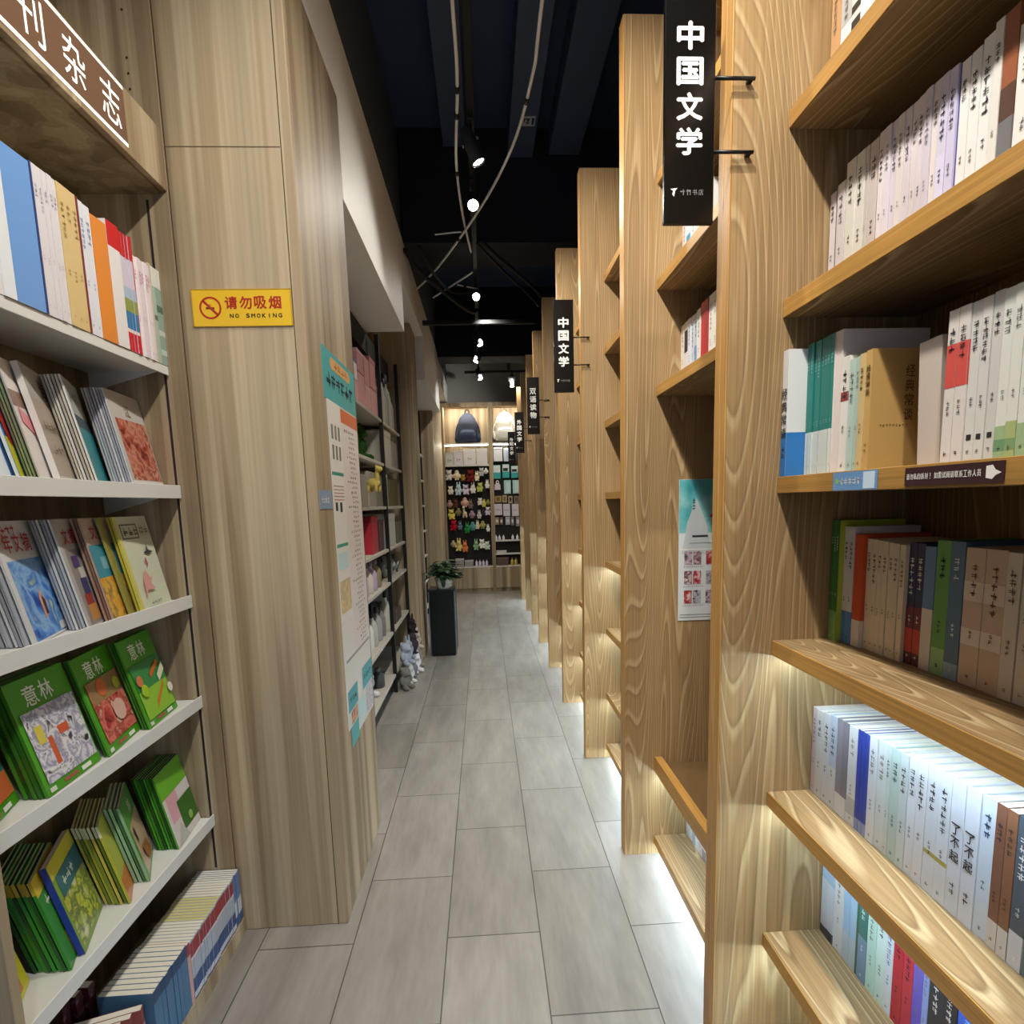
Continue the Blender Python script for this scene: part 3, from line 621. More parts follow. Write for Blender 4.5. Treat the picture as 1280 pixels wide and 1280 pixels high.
# ------------------------------------------------------------------ hanging signs
def hanging_sign(k, text, lab):
    y = P1+PITCH*(k-1)-.0125; x0, x1, z0, z1 = .383, .484, 1.982, 2.432
    root = empty('hanging_sign', (.435, y, z0), lab, 'sign', 'black hanging category signs')
    inv = root.matrix_basis.inverted()
    def part(b, n):
        o = b.build(n, root); o.matrix_parent_inverse = inv; return o
    b = MB(); b.box(x0, x1, y-.006, y+.006, z0, z1, mat('#0d0c0b', .18, 'gloss_black_board', spec=.5), .0015); part(b, 'board')
    b = MB()
    for i, ch in enumerate(text): put_glyph(b, ch, ((x0+x1)/2-.001, y-.0066, 2.322-i*.0628), (1, 0, 0), uz, .054, .051, mat('#efece4', .5), .075)
    part(b, 'lettering')
    b = MB(); zl = z0+.058; xx = x0+.016; rr = random.Random(5)
    b.add([(xx-.004, y-.0066, zl+.006), (xx+.011, y-.0066, zl+.008), (xx+.006, y-.0066, zl+.003), (xx+.004, y-.0066, zl-.008), (xx, y-.0066, zl-.004), (xx+.002, y-.0066, zl+.003)], [(0,1,2,3,4,5)], INKW)
    for i in range(2): print_block(b, (xx+.021+i*.0125, y-.0066, zl), (1, 0, 0), uz, .010, .011, INKG, rr)
    for i, ch in enumerate('书店'): put_glyph(b, ch, (xx+.046+i*.0125, y-.0066, zl), (1, 0, 0), uz, .010, .011, INKG)
    part(b, 'logo')
    for z in (2.252, 2.118):
        b = MB(); b.tube([(x1, y, z), (.566, y, z)], .0035, BLACK); b.box(.553, .563, y, P1+PITCH*(k-1)-.0005, z-.003, z+.003, BLACK); part(b, 'bracket_rod')
    return root
hanging_sign(1, '中国文学', 'large black hanging sign with four white characters beside the stickered bookcase')
hanging_sign(3, '中国文学', 'second black hanging sign down the aisle, same four characters as the large one')
hanging_sign(5, '双语读物', 'third black hanging sign down the aisle, reading bilingual books')
hanging_sign(7, '外国文学', 'fourth black hanging sign, higher of the two reading foreign literature')
hanging_sign(9, '外国文学', 'farthest black hanging sign, lower of the two reading foreign literature')

# ------------------------------------------------------------------ magazine rack
RX0, RXF, RY0, RY1 = -1.17, -.8805, .955, 1.767
rack = empty('magazine_rack', (RXF, (RY0+RY1)/2, 0), 'oak magazine rack with sloping white metal shelves and a lit name board', 'rack')
rinv = rack.matrix_basis.inverted()
def rpart(b, n, parent=None):
    o = b.build(n, parent or rack)
    if parent is None: o.matrix_parent_inverse = rinv
    return o
for y0, y1, s in ((RY0-.02, RY0, 1), (RY1, RY1+.018, -1)):
    b = MB(); b.box(RX0-.012, RXF, y0, y1, 0, 3.02, LAM, .001); p = rpart(b, 'side_panel')
    b = MB(); yy = RY1-.0012 if s < 0 else RY0; b.box(-.944, -.937, yy, yy+.0012, .24, 2.33, mat('#2b1f22', .5)); rpart(b, 'slot_strip')
    for zz in (2.62, 2.66, 2.70, 2.62+.2):
        b = MB(); b.tube([(-.955, yy-.0006 if s < 0 else yy+.0012, zz), (-.955, yy+.0004, zz)], .003, mat('#2a2018', .8), 8); rpart(b, 'peg_hole')
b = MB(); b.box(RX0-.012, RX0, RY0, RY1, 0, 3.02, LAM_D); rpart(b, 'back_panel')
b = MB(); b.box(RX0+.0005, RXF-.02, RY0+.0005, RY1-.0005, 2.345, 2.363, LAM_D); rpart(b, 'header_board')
b = MB(); b.box(RXF-.02, RXF-.002, RY0+.0005, RY1-.0005, 2.352, 2.515, LAM, .001); hd = rpart(b, 'header_board')
b = MB(); hx = RXF-.0005; b.box(hx-.001, hx+.001, RY0+.02, 1.592, 2.374, 2.500, mat('#6f5340', .6, 'brown_name_panel', .2)); sp = rpart(b, 'name_panel')
for n_, (z0, z1) in enumerate(((2.366, 2.3735), (2.5005, 2.508))):
    b = MB(); b.box(hx-.001, hx+.0015, RY0+.02, 1.592, z0, z1, emit('#fff0dc', .75, 'lit_name_panel_edge')); b.build('lit_edge', sp)
LIT = emit('#fff4e6', 1.0, 'lit_letters')
for i, ch in enumerate('刊杂志'):
    b = MB(); put_glyph(b, ch, (hx+.0016, 1.292+i*.122, 2.437), (0, 1, 0), uz, .07, .092, LIT); b.build('character', sp)
def rack_shelf(z, lip=.028, front=-.932, th=.012, flat=False):
    b = MB(); b.prism([(-1.165, z-th), (front, z-th), (front, z), (-1.165, z)], 'y', RY0+.004, RY1-.003, METAL_W)
    s = rpart(b, 'shelf')
    b = MB(); b.box(front+.0002, front+.004, RY0+.004, RY1-.003, z-.026, z+lip-.012, METAL_W, .001); b.build('lip', s)
    for y in (RY0+.005, RY1-.006):
        b = MB(); b.prism([(-1.16, z-th), (-.955, z-th), (-1.16, z-.07)], 'y', y, y+.002, METAL_W); b.build('bracket', s)
    return s
ZR = [1.864, 1.499, 1.158, .829, .421]
rack_shelf(ZR[0], lip=.012)
for z in ZR[1:]: rack_shelf(z, lip=.026)
b = MB(); b.box(RX0+.001, -.862, RY0+.001, RY1-.001, 0, .052, LAM); rpart(b, 'plinth')
# upright files on the top shelf, counted from the signed column
RK = "magazine rack's top shelf"
def lrow(items, y, z, x, where, group, land='the column', d=.2):
    """spines face +x; y decreases from the column towards the camera"""
    r = random.Random(where)
    for i, (th, h, c, w, op) in enumerate(items):
        if c is None: y -= th/1000; continue
        t = th/1000
        book('book', (x+r.uniform(-.002, .002), y-.0004, z+.0005), t-.0006, h/1000, op.get('d', d), c, f'{w}, {nth(i)} from {land}, {where}', group,
             bands=op.get('bands', ()), text=op.get('text', 'print'), rnd=r, tcol=op.get('tcol'), rz=PI, pages=op.get('pages', PAGES))
        y -= t
    return y
L = []
for i in range(2): L.append((15, 268, '#8fa89a', 'sage green and white exercise book', dict(bands=[(.8, 1, '#d8d8d0'), (.55, .62, '#55705f'), (.3, .36, '#c4ccc4'), (.1, .16, '#c4ccc4')], text='')))
L.append((15, 268, '#a8bcae', 'sage green and white exercise book', dict(bands=[(.8, 1, '#dcdcd4'), (.45, .5, '#5a7565')], text='')))
L.append((7, 272, '#c8bca0', 'thin tan exercise book', dict(text='')))
for i in range(5): L.append((15, 262, ('#dfd2d6', '#e4dcdd', '#d9c9d0')[i % 3], 'pale pink exercise book', dict(tcol=mat('#c48a98', .5))))
L.append((5, 305, '#b02838', 'thin crimson folder', dict(text='')))
for i in range(4): L.append((12.5, 300, '#cfc6d6', 'striped file with red head and blue band', dict(bands=[(.8, 1, '#c01c24'), (0, .16, '#c8202c'), (.16, .19, '#e8d8d8'), (.19, .34, '#2a78b0'), (.34, .45, '#8a9a4a'), (.45, .55, '#a9bcd4')], text='')))
L.append((47, 305, '#e2e0e0', 'wide white box file with red head', dict(bands=[(.8, 1, '#c81a22')], text='')))
L.append((56, 290, '#e08a3a', 'wide orange box file', dict(text='')))
L.append((22, 300, '#dfe2ea', 'white file with blue print', dict(tcol=mat('#8aa0c8', .5))))
L.append((18, 302, '#dfe2ea', 'white file with blue print', dict(tcol=mat('#8aa0c8', .5)))); L.append((5, 305, '#7a3038', 'thin maroon folder', dict(text='')))
for i in range(3): L.append((20, 306, '#d8bd86', 'tan file', dict(tcol=mat('#b0935c', .5))))
for i in range(5): L.append((14, 306, '#dcd8dc', 'white slim file', dict(tcol=mat('#b8b4c4', .5))))
L.append((6, 305, '#2c3f78', 'thin navy folder', dict(text='')))
L.append((75, 302, '#6f9fdc', 'wide sky blue box file', dict(text='')))
L.append((30, 302, '#e4e8ec', 'white box file with blue foot', dict(text='')))
for i in range(3): L.append((24, 300, '#dcd8d4', 'white file', {}))
lrow(L, 1.763, ZR[0], -.925, RK, 'files on the top shelf of the magazine rack')

# ---- magazines standing face out in leaning stacks
TILT = math.radians(-11)
def magazine(loc, th, w, h, edge, cover, label, group, yaw, tilt=TILT, art=None, edge_top=None):
    """local: cover faces +x, width along +y from the spine at y=0, height along z"""
    b = MB(); t = min(.0008, th*.2); ce = mat(edge, .4); cc = cover if not isinstance(cover, str) else mat(cover, .32)
    b.box(th-t, th, 0, w, 0, h, cc); b.box(0, t, 0, w, 0, h, ce)
    b.box(t, th-t, 0, .0012, 0, h, ce)
    if edge_top: b.face([(0, -.0003, h*.86), (th, -.0003, h*.86), (th, -.0003, h), (0, -.0003, h)], mat(edge_top, .4))
    if art: art(b, th+.0003, w, h)
    o = b.build('magazine', None, loc, (0, tilt, yaw))
    tag(o, label, 'magazine', group)
    p = MB(); p.box(t, th-t, .0012, w-.001, .0008, h-.0008, PAGES); p.build('page_block', o)
    return o
STK = []
def stack(*a, **k): STK.append((a, k))
def stack_now(y, z, n, th, edges, cover, words, group, where, w=.185, h=.265, yaw=15, tilt=-11, art=None, back=None, x=-.948, edge_top=None, gap=.0030):
    """front copy's near lower corner at (x, y); the copies behind step back and away"""
    a = math.radians(yaw); nx, ny = 1/math.cos(a), 0
    rr = random.Random(words)
    th -= .0024
    for i in range(n):
        s = (th+gap)*(i+1)
        front = i == 0
        e = edges[i % len(edges)]
        lab = f'{words}, {where}' if front else f'{nth(i-1)} copy behind the {words}, {where}'
        magazine((x-nx*s/abs(math.cos(math.radians(tilt))), y-ny*s+rr.uniform(-.002, .002), z+.001), th, w, h, e, cover if front else (back or e), lab, group, a, math.radians(tilt), art if front else None, edge_top)
def A_quads(*qs):
    def f(b, x, w, h):
        for j, (y0, y1, z0, z1, c) in enumerate(qs):
            m = mat(c, .32) if isinstance(c, str) else c
            xx = x+.0002*j
            b.face([(xx, y0*w, z0*h), (xx, y1*w, z0*h), (xx, y1*w, z1*h), (xx, y0*w, z1*h)], m)
    return f
def A_mix(*fs):
    def f(b, x, w, h):
        for i, g in enumerate(fs): g(b, x+.0012*i, w, h)
    return f
def A_text(txt, y, z, s, c, step=None, bold=.02):
    def f(b, x, w, h):
        for i, ch in enumerate(txt): put_glyph(b, ch, (x, (y+i*(step or s*1.1))*w, z*h), (0, 1, 0), uz, s*w, s*w*1.15, mat(c, .5), bold)
    return f
def A_print(y, z, n, s, c, dz=0):
    def f(b, x, w, h):
        rr = random.Random(n*7+int(y*100))
        for i in range(n): print_block(b, (x, (y+i*s*1.15*(0 if dz else 1))*w, (z-i*dz)*h), (0, 1, 0), uz, s*w, s*w, mat(c, .5), rr)
    return f
def A_disc(y, z, r, c, k=14, sq=1.0):
    def f(b, x, w, h):
        b.add([(x, y*w+r*w*math.cos(2*PI*i/k), z*h+r*w*sq*math.sin(2*PI*i/k)) for i in range(k)], [tuple(range(k))], mat(c, .32) if isinstance(c, str) else c)
    return f
def A_poly(pts, c):
    def f(b, x, w, h): b.add([(x, p*w, q*h) for p, q in pts], [tuple(range(len(pts)))], mat(c, .32))
    return f
R2, R3, R4, R5 = 'second rack shelf', 'third rack shelf', 'fourth rack shelf', 'fifth rack shelf'
g2, g3, g4, g5 = ('magazines on '+s for s in (R2, R3, R4, R5))
K = dict(z=ZR[1], where=R2, group=g2, h=.272)
stack(1.152, n=1, th=.009, edges=['#d8dcdc', '#2a3a5c'], cover='#5f9fd8', words='sky blue magazine with white corner', art=A_quads((0, .3, 0, .55, '#dfe4ea'), (.3, 1, .7, 1, '#3a4a5a')), **K)
stack(1.206, n=1, th=.009, edges=['#d2d6d4', '#2a3f62'], cover='#3f7fb4', words='magazine with red disc over yellow foot', art=A_mix(A_quads((0, 1, 0, .36, '#d8d82c'), (0, 1, .62, 1, '#3a5560')), A_disc(.32, .48, .26, '#b8262c')), **K)
stack(1.258, n=4, th=.006, edges=['#a9aaa0', '#7d8a6c', '#8c9a74', '#6e7a60'], cover='#dcd4d0', words='white magazine with pink brushstroke', art=A_mix(A_quads((0, 1, .62, .75, '#8a6a5c')), A_poly([(.1, .62), (.5, .5), (.7, .2), (.55, .15), (.35, .4), (.08, .5)], '#d8848c')), **K)
stack(1.316, n=1, th=.016, edges=['#dedad4'], cover='#b3a496', words='taupe magazine with brush title', art=A_mix(A_quads((0, 1, .72, 1, '#b4b2ac'), (0, 1, 0, .07, '#d8d4cc')), A_text('海', .6, .83, .22, '#4a2c28'), A_print(.14, .5, 5, .12, '#6d5c50'), A_print(.2, .3, 3, .12, '#85735f')), **K)
stack(1.440, n=6, th=.0072, edges=['#d9d8d0', '#cfc9b8', '#b5ae9c'], cover='#b8bab6', words='magazine with teal lower half and grey title', art=A_mix(A_quads((0, 1, 0, .62, '#2f8f98'), (0, 1, .55, .66, '#3f4f58'), (.12, 1, 0, .06, '#d8dcd8')), A_print(.18, .84, 3, .18, '#7d7f80')), **K)
stack(1.579, n=8, th=.0068, edges=['#d6d4d6', '#b9b4b8', '#a9a4ac'], cover='#bfbab4', words='magazine with red brown painted cover', art=A_mix(A_quads((.08, .98, .09, .72, blotch('red_brown_painting', ['#6a2018', '#a84a3a', '#c98a74', '#8a3020', '#d6a890'], 26)), (0, 1, 0, .08, '#dcd8d4'), (.05, .3, .02, .05, '#8a8884'), (.6, .9, .02, .05, '#8a8884')), A_text('江', .5, .82, .16, '#8a7560')), **K)
K = dict(z=ZR[2], where=R3, group=g3, h=.268)
RED = '#a8242c'
stack(1.179, n=10, th=.0075, edges=['#d4d6da', '#b8bcc4', '#c9ccd2', '#9aa0aa'], cover='#d8d6d4', words='magazine with swirling blue painted cover', art=A_mix(A_quads((.08, .99, .02, .68, blotch('blue_swirl_painting', ['#1c3f9a', '#3f7fd0', '#8fb8e0', '#2f6fc4', '#c9d48c'], 17)), (.8, .98, .03, .1, '#d8d8d8')), A_poly([(.5, .16), (.6, .2), (.66, .3), (.56, .42), (.5, .34)], '#d8a08c'), A_poly([(.55, .2), (.6, .2), (.62, .32), (.56, .36)], '#3a2620'), A_text('年文摘', .2, .82, .2, RED, .24, .03), A_print(.2, .93, 3, .1, RED)), **K)
stack(1.342, n=6, th=.0072, edges=['#d6d6d2', '#b0b2b4', '#9c9ea2'], cover='#b4b1ac', words='magazine with small coloured houses', art=A_mix(A_quads((.1, .9, .02, .72, '#8f8a88'), (.2, .5, .05, .2, '#c48a4a'), (.2, .45, .2, .3, '#9a3a34'), (.25, .45, .3, .45, '#3a3a6a'), (.3, .48, .45, .55, '#c9c4b8'), (.2, .4, .55, .66, '#4a3a70'), (.5, .8, .1, .4, '#6a5a6a'), (.55, .7, .12, .2, '#d6d06a')), A_text('文摘', .25, .84, .18, RED, .22, .03)), **K)
stack(1.430, n=3, th=.007, edges=['#b89a86', '#8a6a5c', '#a88674'], cover='#b9a898', words='magazine with teal sky and golden field', art=A_mix(A_quads((.0, 1, .4, .74, '#3f8a9c'), (0, 1, .0, .42, blotch('golden_field', ['#c98a2c', '#e0b040', '#8a6a4a', '#d8a438'], 28)), (.2, .6, .5, .62, '#7ab0b8')), A_text('文摘', .22, .86, .17, RED, .21, .03)), **K)
stack(1.500, n=1, th=.008, edges=['#8f8a3c'], cover='#989244', words='olive green magazine beneath the heron one', **K)
stack(1.548, n=2, th=.008, edges=['#cfc44a', '#b8ac3c'], cover='#cbd0b8', words='pale green magazine with heron and lotus', art=A_mix(A_quads((.12, .62, .76, .92, '#55594f'), (.15, .59, .775, .905, '#cbd0b8'), (0, .08, 0, 1, '#d2c866')), A_print(.24, .84, 3, .13, '#3c3f38'), A_print(.72, .85, 2, .12, '#6a6d60'), A_poly([(.55, .6), (.66, .62), (.7, .7), (.72, .62), (.85, .6), (.7, .57)], '#3a4040'), A_poly([(.5, .52), (.54, .55), (.56, .47), (.52, .44)], '#b84a5a'), A_poly([(.2, .12), (.25, .3), (.38, .42), (.5, .32), (.6, .38), (.45, .26), (.55, .2), (.3, .2)], '#d89a94'), A_print(.3, .06, 5, .06, '#5a5a50')), **K)
GC, GE = '#4c9a1f', ['#4a8f2a', '#2f6a1c', '#3f7f24', '#26541a']
def yilin(*art): return A_mix(A_text('意林', .33, .84, .22, '#eef2e4', .26, .02), A_quads((.05, .15, .02, .06, '#d8dcd0'), (.3, .55, .03, .06, '#a85a4a'), (.62, .8, .02, .06, '#e4e8dc')), *art)
K = dict(z=ZR[3], where=R4, group=g4, h=.258, w=.182)
stack(.992, n=2, th=.007, edges=GE, cover=GC, words='green magazine with orange and teal picture', yaw=3, tilt=-14, art=yilin(A_quads((.05, .95, .1, .7, '#d06a3a'), (.3, .95, .3, .6, '#2f6a70'))), **K)
stack(1.160, n=5, th=.0098, edges=GE, cover=GC, words='green magazine with black and white picture', yaw=3, tilt=-14, art=yilin(A_quads((.06, .96, .09, .72, blotch('comic_picture', ['#1c1c20', '#d8d4d8', '#8a88a0', '#e4e0e0', '#3a3848'], 34)), (.3, .38, .2, .45, '#cc5a34'), (.5, .68, .42, .5, '#cc5a34'), (.16, .28, .42, .58, '#d0c04a'))), **K)
stack(1.357, n=2, th=.007, edges=GE, cover=GC, words='green magazine with crimson flower picture', yaw=3, tilt=-14, art=yilin(A_quads((.08, .94, .1, .73, blotch('crimson_picture', ['#6a1c14', '#b83a3c', '#d87a6a', '#9a2824', '#e0c0a0'], 24)), (.1, .9, .5, .73, '#9a7a50')), A_disc(.42, .63, .13, '#cc6a34'), A_disc(.8, .6, .09, '#b4bc3a'), A_disc(.62, .34, .16, '#d8b0a0')), **K)
stack(1.523, n=3, th=.007, edges=GE, cover='#4f9e2c', words='green magazine with orange ribbons', yaw=3, tilt=-14, art=yilin(A_quads((.05, .95, .08, .5, '#8fbf3c'), (.05, .95, .4, .7, '#3a8a4a')), A_poly([(.4, .14), (.8, .34), (.84, .4), (.45, .22)], '#d2742c'), A_poly([(.5, .48), (.85, .6), (.85, .66), (.5, .54)], '#c8642c'), A_poly([(.7, .4), (.95, .5), (.95, .6), (.68, .48)], '#d8d8b8'), A_disc(.14, .52, .09, '#c8764a'), A_disc(.18, .4, .1, '#a4c42c'), A_disc(.9, .28, .08, '#e0dcd4')), **K)
K = dict(z=ZR[4], where=R5, group=g5, h=.235, w=.17)
stack(.985, n=4, th=.007, edges=GE, cover='#a898b4', words='lavender magazine with yellow foot', yaw=6, tilt=-12, art=A_quads((0, 1, 0, .34, '#d8cc34'), (0, 1, .86, 1, '#4a6a3a'), (.1, .8, .05, .16, '#c8764a')), **K)
stack(1.157, n=8, th=.0088, edges=['#2f8a2c', '#1f5a20', '#3a9a34'], edge_top='#c9b43a', cover='#3f8f34', words='green magazine with yellow head', yaw=14, tilt=-12, art=A_mix(A_quads((0, 1, .82, 1, '#d8b82c'), (.25, .9, .05, .3, '#cfc04a'), (.3, .9, .3, .7, '#3a6f80')), A_print(.2, .72, 3, .15, '#dce8d0')), **K)
stack(1.200, n=1, th=.016, edges=['#2a3f9c', '#22347f', '#3a4fa8'], cover='#7a9a3c', words='blue spined magazine with yellow green picture', yaw=14, tilt=-12, art=A_mix(A_quads((0, 1, .84, 1, '#c4b83a'), (.05, 1, .06, .6, blotch('garden_picture', ['#4a7a2c', '#c9cc4a', '#5a6a4a', '#a8b83a', '#cfc8b8'], 30)), (.1, 1, .6, .84, '#3a6f74')), A_print(.3, .72, 3, .13, '#e0e4d0')), **K)
stack(1.366, n=7, th=.0080, edges=['#b4b43a', '#6a7a24', '#c4b44a', '#7f8a2c'], cover='#b8bc4a', words='yellow green magazine with orange foot', yaw=14, tilt=-12, edge_top='#d8d8b8', art=A_quads((0, 1, 0, .3, '#c8763a')), **K)
stack(1.450, n=4, th=.0092, edges=['#8fb08a', '#4a7a4a', '#9abf94'], cover='#5f9a4a', words='green magazine with tan sketched figure', yaw=14, tilt=-12, art=A_mix(A_quads((.1, 1, .05, .68, '#c9ac8c')), A_text('林', .55, .83, .22, '#dfe8d0'), A_poly([(.2, .6), (.28, .64), (.3, .45), (.24, .42)], '#3a3040'), A_poly([(.3, .34), (.7, .3), (.8, .12), (.5, .08), (.35, .2)], '#a86a44')), **K)
stack(1.595, n=8, th=.0078, edges=['#4a9a2c', '#1f4f18', '#3a7f24'], cover='#6ab02c', words='green magazine with pink and white picture', yaw=10, tilt=-12, art=A_mix(A_quads((0, 1, .0, .66, '#d6cfcc'), (.1, .5, .3, .66, '#d8a4ac'), (.4, 1, .1, .5, '#3a6a24')), A_poly([(.05, 0), (.5, 0), (.3, .25)], '#b8b8b0'), A_disc(.7, .2, .08, '#8fb85a')), **K)
rows_ = {}
for a, k in STK: rows_.setdefault(k['z'], []).append((a, k))
for z_, lst in rows_.items():
    for i, (a, k) in enumerate(lst):
        k = dict(k); y_ = a[0]
        if i+1 < len(lst):
            k['yaw'] = 4
            for nj in lst[i+1:]:
                t_ = (nj[1]['th']+.0006)*nj[1]['n']*1.03+.002; p_ = nj[0][0]-y_
                if p_ < k.get('w', .185)+.006: k['yaw'] = max(k['yaw'], math.degrees(math.atan(t_/p_))+1.5)
        else: k['yaw'] = 7
        stack_now(y_, **k)
# ---- paperbacks in the rack's floor bay
FB = 'rack floor bay'
L = []
for i in range(5): L.append((10.5, 178, '#5f78a4', 'slim blue and white paperback', dict(bands=[(.2, .5, '#c4c8d0'), (.0, .2, '#3a5080')], text='')))
for i in range(21):
    L.append((12.6, 178, '#a8b0bc', 'slim grey paperback with crimson head', dict(bands=[(.72, .97, '#98343c'), (.68, .72, '#d4ccd0'), (.0, .36, '#3a507f'), (.03, .12, '#c8ccd4')], text='', pages=PAGES_Y if 5 < i < 14 else PAGES)))
L.append((16, 181, '#c99a94', 'salmon paperback with crimson head', dict(bands=[(.8, 1, '#98343c')], text='')))
for i in range(9): L.append((17, 186, '#4a7090', 'steel blue paperback', dict(bands=[(.82, 1, '#2c4468')], text='', tcol=INKW)))
yl = lrow(L, 1.764, .0535, -.866, FB, 'paperbacks in the floor bay of the magazine rack', d=.135)
L = []
for i in range(5): L.append((19, 172, '#8a4a48', 'thick paperback with red and teal spine', dict(bands=[(0, .6, '#5a8484'), (.6, .75, '#c48a84')], text='')))
r_ = random.Random(2)
for i in range(5):
    o = book('book', (-.885-.012*i, yl-.012-.0215*i, .0535), .019, .172, .15, '#8a4a48', f'askew paperback with red and teal spine, {nth(i)} past the steel blue ones, {FB}', 'askew paperbacks in the floor bay', bands=[(0, .6, '#5a8484'), (.6, .75, '#c48a84')], text='', rnd=r_, rz=PI+.30)
for i in range(3):
    book('book', (-1.02-.012*i, 1.30-.026*i, .0535), .022, .215, .13, blotch('dark_red_cover_%d' % i, ['#1c1414', '#5a1c24', '#2a2024', '#8a5a58'], 50), f'dark red and black book, {nth(i)} from the column end, rear of rack floor bay', 'dark books at the back of the floor bay', text='', rnd=r_, rz=PI)

# ------------------------------------------------------------------ column signs
# no-smoking sign
sg = thin_sign('no_smoking_sign', -.843, -.552, 1.978, 2.084, 'yellow no smoking sign with red circle and red characters', 'sign', '#d8b02c', y=1.7695, th=.003, rough=.3)
b = MB(); e = 1.7662; GOLD = mat('#b8922a', .4)
def ring(b, c, r0, r1, m, k=28):
    vs = []
    for i in range(k):
        a = 2*PI*i/k; vs += [(c[0]+r0*math.cos(a), e, c[1]+r0*math.sin(a)), (c[0]+r1*math.cos(a), e, c[1]+r1*math.sin(a))]
    b.add(vs, [(2*i, 2*i+1, (2*i+3) % (2*k), (2*i+2) % (2*k)) for i in range(k)], m)
cx, cz = -.790, 2.031
REDS = mat('#a32a1c', .4)
ring(b, (cx, cz), .0265, .032, REDS)
b.add([(cx-.022, e, cz+.017), (cx-.017, e, cz+.022), (cx+.022, e, cz-.017), (cx+.017, e, cz-.022)], [(0,1,2,3)], REDS)
b.add([(cx-.013, e+.0001, cz-.004), (cx-.013, e+.0001, cz+.002), (cx+.012, e+.0001, cz+.002), (cx+.012, e+.0001, cz-.004)], [(0,1,2,3)], mat('#5a3a14', .5))
b.add([(cx-.006, e+.0001, cz+.004), (cx-.002, e+.0001, cz+.012), (cx+.006, e+.0001, cz+.008), (cx+.002, e+.0001, cz+.006)], [(0,1,2,3)], mat('#b88c24', .5))
b.build('prohibition_symbol', sg)
b = MB()
for i, ch in enumerate('请勿吸烟'): put_glyph(b, ch, (-.729+i*.0428, e, 2.045), (1, 0, 0), uz, .037, .037, REDS, .06)
for i, ch in enumerate('NO SMOKING'):
    if ch != ' ': put_glyph(b, ch, (-.730+i*.0158, e, 2.008), (1, 0, 0), uz, .0115 if ch != 'I' else .003, .0125, mat('#241a10', .5), .09)
b.build('lettering', sg)
b = MB(); x0, x1, z0, z1 = -.843, -.552, 1.978, 2.084
for q in ((x0, x1, z0, z0+.002), (x0, x1, z1-.002, z1), (x0, x0+.003, z0, z1), (x1-.003, x1, z0, z1)): b.box(q[0], q[1], 1.7655, 1.7665, q[2], q[3], GOLD)
b.build('border', sg)
# small blue sticker on the column's aisle side
CXF = -.517
st = thin_sign('column_sticker', 0, 0, 1.428, 1.490, 'small grey blue sticker at the edge of the column poster', 'sticker', '#8398b0', X=CXF+.0002, y0=1.785, y1=1.932, th=.001)
b = MB()
for i in range(4): print_block(b, (CXF+.0015, 1.815+i*.023, 1.458), (0, 1, 0), uz, .019, .022, INKW, rs)
b.build('lettering', st)
# tall poster on the column's aisle side
px_ = CXF+.0002
po = thin_sign('wall_poster', 0, 0, .62, 1.80, 'tall white and teal notice poster with columns of small print on the column side', 'poster', '#d9d6d0', X=px_, y0=1.946, y1=2.385, th=.001)
e = px_+.0014
def yq(b, y0, y1, z0, z1, m, ex=0): b.face([(e+ex, y0, z0), (e+ex, y1, z0), (e+ex, y1, z1), (e+ex, y0, z1)], m if not isinstance(m, str) else mat(m, .4))
b = MB(); b.box(px_, px_+.001, 1.922, 2.385, 1.80, 1.972, mat('#3fa5a8', .35)); h_ = b.build('poster_header', po)
b = MB()
b.add([(e, y, z) for y, z in ((2.03, 1.915), (2.29, 1.915), (2.305, 1.935), (2.29, 1.955), (2.03, 1.955), (2.015, 1.935))], [(0,1,2,3,4,5)], mat('#d9a566', .4))
for i in range(4): print_block(b, (e+.0004, 2.09+i*.05, 1.935), (0, 1, 0), uz, .04, .024, mat('#b8743a', .5), rs)
for i in range(6): print_block(b, (e+.0004, 1.985+i*.064, 1.872), (0, 1, 0), uz, .056, .05, INK, rs)
b.build('lettering', h_)
b = MB()
yq(b, 1.948, 2.110, 1.02, 1.80, '#dedbd4'); yq(b, 2.118, 2.384, .86, 1.795, '#dcd3cf')
yq(b, 2.118, 2.384, 1.745, 1.795, '#cf6a3c', .0002)
for z in (1.545, 1.29): yq(b, 1.95, 2.108, z, z+.012, '#2f8f80', .0002)
for k, z in enumerate((1.70, 1.63)):
    for j in range(3): yq(b, 1.975+j*.045, 2.0+j*.045, z-.03, z+.02, '#6d6f68', .0002)
yq(b, 1.97, 2.0, 1.42, 1.45, INK, .0002); yq(b, 2.03, 2.06, 1.415, 1.45, INK, .0002)
for j in range(5): yq(b, 1.96, 2.1, 1.505-j*.012, 1.509-j*.012, '#b48a84', .0002)
yq(b, 1.96, 2.1, 1.21, 1.27, '#b9d4d4', .0002)
yq(b, 1.955, 2.105, 1.05, 1.17, blotch('poster_sand_picture', ['#cfa860', '#d8c48c', '#b8a888', '#c9b070'], 22), .0002)
yq(b, 1.975, 2.37, .865, .875, '#8a8a86', .0002)
for k in range(44):
    z = 1.72-k*.0192
    for j in range(3 if k % 5 else 5): print_block(b, (e+.0004, 2.225+(k % 3)*.01+j*.034-(.06 if k % 5 == 0 else 0), z), (0, 1, 0), uz, .026, .010, (INK, INKG, mat('#8a6460', .5))[k % 3], rs)
yq(b, 1.96, 2.11, .68, .76, '#3f9fa8', .0002); yq(b, 2.20, 2.384, .69, .78, '#3f9fa8', .0003)
for j in range(3): print_block(b, (e+.0006, 2.0+j*.035, .72), (0, 1, 0), uz, .03, .02, INK, rs)
for j in range(4): print_block(b, (e+.0006, 2.24+j*.035, .735), (0, 1, 0), uz, .03, .02, INK, rs)
b.build('printed_sheet', po)
